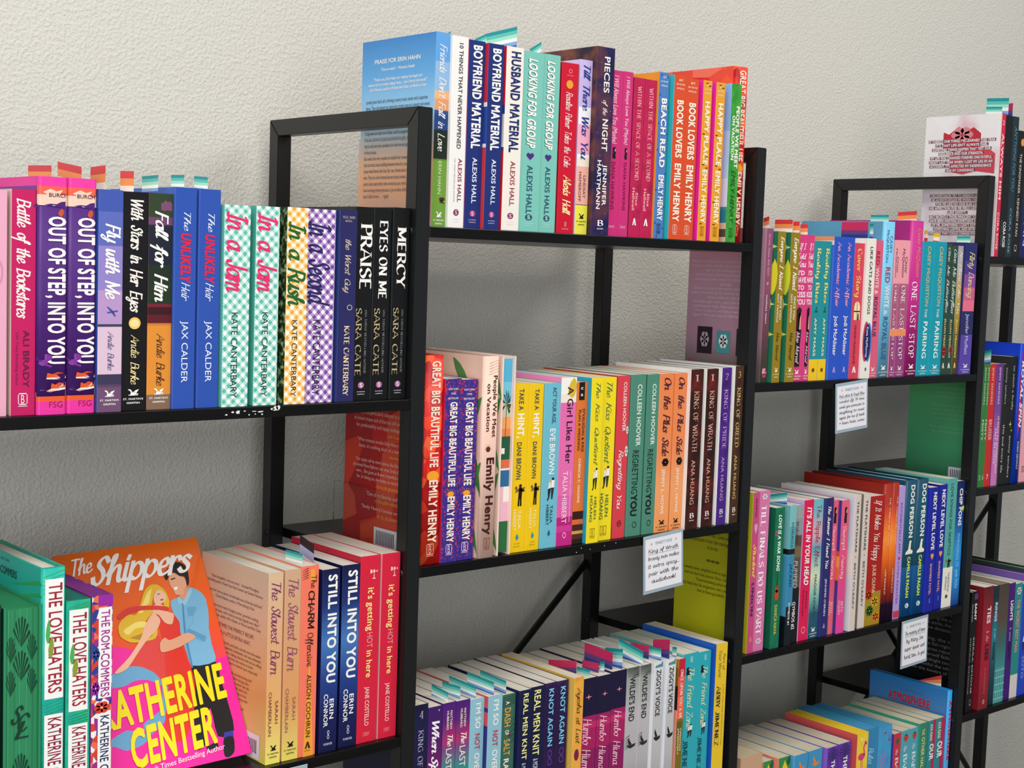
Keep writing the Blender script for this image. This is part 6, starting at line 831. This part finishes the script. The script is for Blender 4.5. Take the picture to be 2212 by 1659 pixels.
# ---------------------------------------------------------------- the face-out display book, leaning back
def face_out():
    w_,h_,t=.162,.2455,.024
    a=Vector((.9966,-.0738,.0377)).normalized(); b=Vector((.0063,.5214,.8533)); b=(b-b.dot(a)*a).normalized(); nrm=a.cross(b)   # nrm faces the wall side or room
    if nrm.y>0: nrm=-nrm
    br=Vector((-.1728,.0318,.9815)); bl=br-a*w_
    M=Matrix((a,-nrm,b)).transposed().to_4x4(); M.translation=bl
    e=empty('hardcover_book',(0,0,0)); e.matrix_world=M; tag(e,'face-out orange and pink hardcover with an embracing couple, leaning back on the low shelf','book','books behind the face-out book')
    # local: x along width, y away from viewer, z up
    bw=.0025
    out=[(0,0),(w_,0),(w_,bw),(bw,bw),(bw,t-bw),(w_,t-bw),(w_,t),(0,t)]
    vs,fs,n=prism(out,0,h_); fs+=[(0,1,2,3),(0,3,4,7),(4,5,6,7),(8,11,10,9),(8,15,12,11),(12,15,14,13)]
    link('cover',rawmesh(vs,fs),[mat('g:#f2229c,#f2289a@.18,#ee3a7c@.35,#ee4a34@.5,#ee5a14@.62,#ee6410@.85,#e8660e',.3,.4)],e)
    link('page_block',boxmesh(bw,w_-.004,bw,t-bw,.003,h_-.003),[mat('paper:#d8d0c0',.8)],e)
    p=Print(); fn=lambda t_,s,n_:(t_*w_,-.00015-.00003*n_,(1-s)*h_)
    def poly(c,pts): p.add([(x/100,y/100) for x,y in pts],[tuple(range(len(pts)))],c,fn)
    def pp(c,s):
        q=[tuple(float(v) for v in a_.split(',')) for a_ in s.split()]; n=len(q); o=[]
        if n<6 or c=='#f2259c': poly(c,q); return
        for i in range(n):
            a_,b_,c_,d_=q[i-1],q[i],q[(i+1)%n],q[(i+2)%n]
            for k in range(3):
                t=k/3; o.append(tuple(.5*(2*b_[j]+(c_[j]-a_[j])*t*.8+(2*a_[j]-5*b_[j]+4*c_[j]-d_[j])*t*t*.8+(-a_[j]+3*b_[j]-3*c_[j]+d_[j])*t**3*.8+ (0 if 1 else 0)) + (.2*.5*2*(c_[j]-b_[j])*(3*t*t-2*t**3)) for j in (0,1)))
        poly(c,o)
    pp('#f2259c','0,40 30,44 52,50 66,60 100,56 100,100 0,100')
    pp('#e0453f','55.3,40.3 58.7,47.6 54.2,67.5 50.7,60.2 36.4,54.1 28.8,54.9 38.5,48.7 49.2,42.6')
    pp('#6aa6cc','23.2,54.8 31.6,53 40.6,54.1 48.5,57.9 52,62.4 53.2,64.6 43.4,60.3 34.3,59.5 26.5,61 13.2,60.2 12.7,56.3')
    pp('#6aa6cc','52,62.4 55.7,66.2 54.1,73.1 46.5,79.4 35.6,83.4 33.3,78.3 45.3,74.4 49.4,69.2')
    pp('#6aa6cc','4.2,83.6 12.3,81.5 21.5,79.4 26.2,80.5 35.6,83.4 30.2,86.5 19.3,87.6 12,84.9')
    pp('#1c1a1e','74.1,57.6 91.2,58 91.3,65.7 92.2,74.2 91.8,88.8 79.9,89.9 79.6,77.3 70.9,86.4 70.8,92 63.2,92.7 70,72.3')
    pp('#3a3aa0','84.5,88.9 91.3,88.8 90,92.2 83.3,92')
    pp('#1c1a1e','83.6,91.3 90.1,91.5 88.4,97.6 84.4,99.4 81.4,99 81.3,96.3')
    pp('#1c1a1e','70.3,93.3 78.1,91.9 78.9,94 70.6,95.1')
    pp('#e23527','59.4,32.3 62.9,36.8 67.6,38.2 71.3,34 73,37.6 71.7,43.8 71.3,48.7 72.3,55.7 73.7,62.8 71,72.4 64.4,81.6 57.7,88.1 46.6,87.1 48.3,77.5 54.2,67.5 56.1,57.2 58.7,47.6 58.8,39.2')
    pp('#7ab8da','70.6,27.6 78.4,26.2 85.6,22.6 92.3,25.3 95.3,29.7 92.7,39.3 91.3,49.6 90.8,57.6 74.6,57.7 72.8,51.6 71.9,43.1 73,37.6 70.5,33.2')
    pp('#4f8fb8','78.2,28.3 79.3,28.1 76,42.1 74.8,57.3 73.6,57.6 73.9,44.7')
    pp('#68a4cc','80.5,31.6 86.7,31.8 85.8,35.6 80,35.8')
    pp('#dc9a78','79.8,22.8 84.2,22.1 84.5,24.6 79.2,28.4 77.4,26.1')
    pp('#9acbe4','76.4,26 79.2,28.4 85.8,23.3 86.8,24.8 79.9,30.5 77.9,29 75.6,29.5')
    pp('#e4a684','73.3,16.7 77.5,15.1 82,17.1 84.1,18.3 84.4,21.5 81.8,23 80.4,25.3 75.2,25.1 74.4,23.1 72.7,20.1')
    pp('#fbf4ee','75,21.7 77.9,21.6 76.8,22.9 75.1,22.9'); pp('#18120f','74.3,17.6 77.7,17.3 77.5,17.8 74.3,18.2')
    pp('#18120f','70.2,16.4 71.8,13.8 75.6,12 79.4,10.2 84.3,11 87.4,13.7 87.3,17.2 86.3,20.6 84.3,21.8 84.4,17.6 81,17 77.6,14.9 74.4,15 72.5,17.3 71.2,17.9')
    pp('#e2b628','59.3,19 64.4,19.4 68.4,22.6 69.6,27.6 67,31.5 65,30 66.1,24.5 63.3,22.1 60.3,23.3 56.4,29.2 58.4,32.2 55.4,32 49.8,35.7 56.8,39.1 54.2,43 46.8,43.5 37.6,43 31.6,39.7 31.6,35.5 34.2,33 40.3,30.7 45.3,31.1 50.4,25.9 54.3,21.4')
    pp('#f4dc74','56,22.2 59.8,20.4 56,26.4 49.6,30.8 46.9,30.9'); pp('#f4dc74','34.6,37.2 44,34.5 50.1,35 53.3,37.4 43,37.2 36.9,39.5'); pp('#b88a18','37.3,40.9 47.2,39.7 54.3,40.2 51.5,42.1 43,42.4')
    pp('#efbd9e','60.2,23.6 64.1,21.6 67.9,23.9 67.5,26.7 63.1,28.3 60.7,28.9 59,26.7'); pp('#b02a3a','63.6,26.2 66.2,26 65.2,26.8 63.8,26.8'); pp('#3a2418','62.6,23.6 64.5,23.5 64.4,23.8 62.6,24')
    pp('#efb898','59,28.1 64.4,28.9 66.8,32.2 70.4,33.6 67.6,38 62.9,36.8 60.2,33.1 56.6,31.5')
    pp('#efb898','56.5,31.7 60.4,35.2 56.8,39.1 49.2,42.6 41.1,47.5 31.4,53.7 24.5,55.2 22.8,54.4 34.2,49 44.2,42.2 49.5,36.4')
    pp('#d8352f','33.2,30.1 41.4,27.6 52.8,27.9 62.8,29.1 67.7,30.2 66.8,32 61,30.8 51,29.8 41.5,30.1 33.4,32.2')
    pp('#7ab8da','84.7,34.4 94.8,31.8 92.1,42 86.9,48 76,42.9 81.8,39.1'); pp('#5a9cc4','77.7,41.2 79,41.6 88.8,45.9 86.7,48.1 76,42.9')
    pp('#e4a684','76.2,42.9 81.4,45.5 69.8,48.5 59,49.7 55.6,49.1 56.5,45.3 60.4,43.4 62.9,44.8 68.4,44.2')
    def txt(t_,f,c,o,u,v,dx=0,dy=0):
        V,Fc,_=layout(t_,f); p.add([((o[0]+dx+u[0]*q[0]+v[0]*q[1])/100,(o[1]+dy+u[1]*q[0]+v[1]*q[1])/100,q[2]) for q in V],Fc,c,fn)
    txt('The','d','#f6f1ec',(9.6,9.8),(14,-.5),(1.2,-6.6)); txt('Shippers','d','#f6f1ec',(19.9,15.4),(72,-.5),(3,-11.8))
    txt('KATHERINE','k','#f6e21a',(6.4,78),(86.5,-4.5),(1.3,-14.2)); txt('CENTER','k','#f6e21a',(20.4,95.3),(58.5,-3.5),(2.2,-14.8))
    txt('New York Times Bestselling Author','n','#fbeef4',(17.6,99.3),(64.7,-3.6),(.4,-2.2))
    p.build('cover_lettering',e)
face_out()
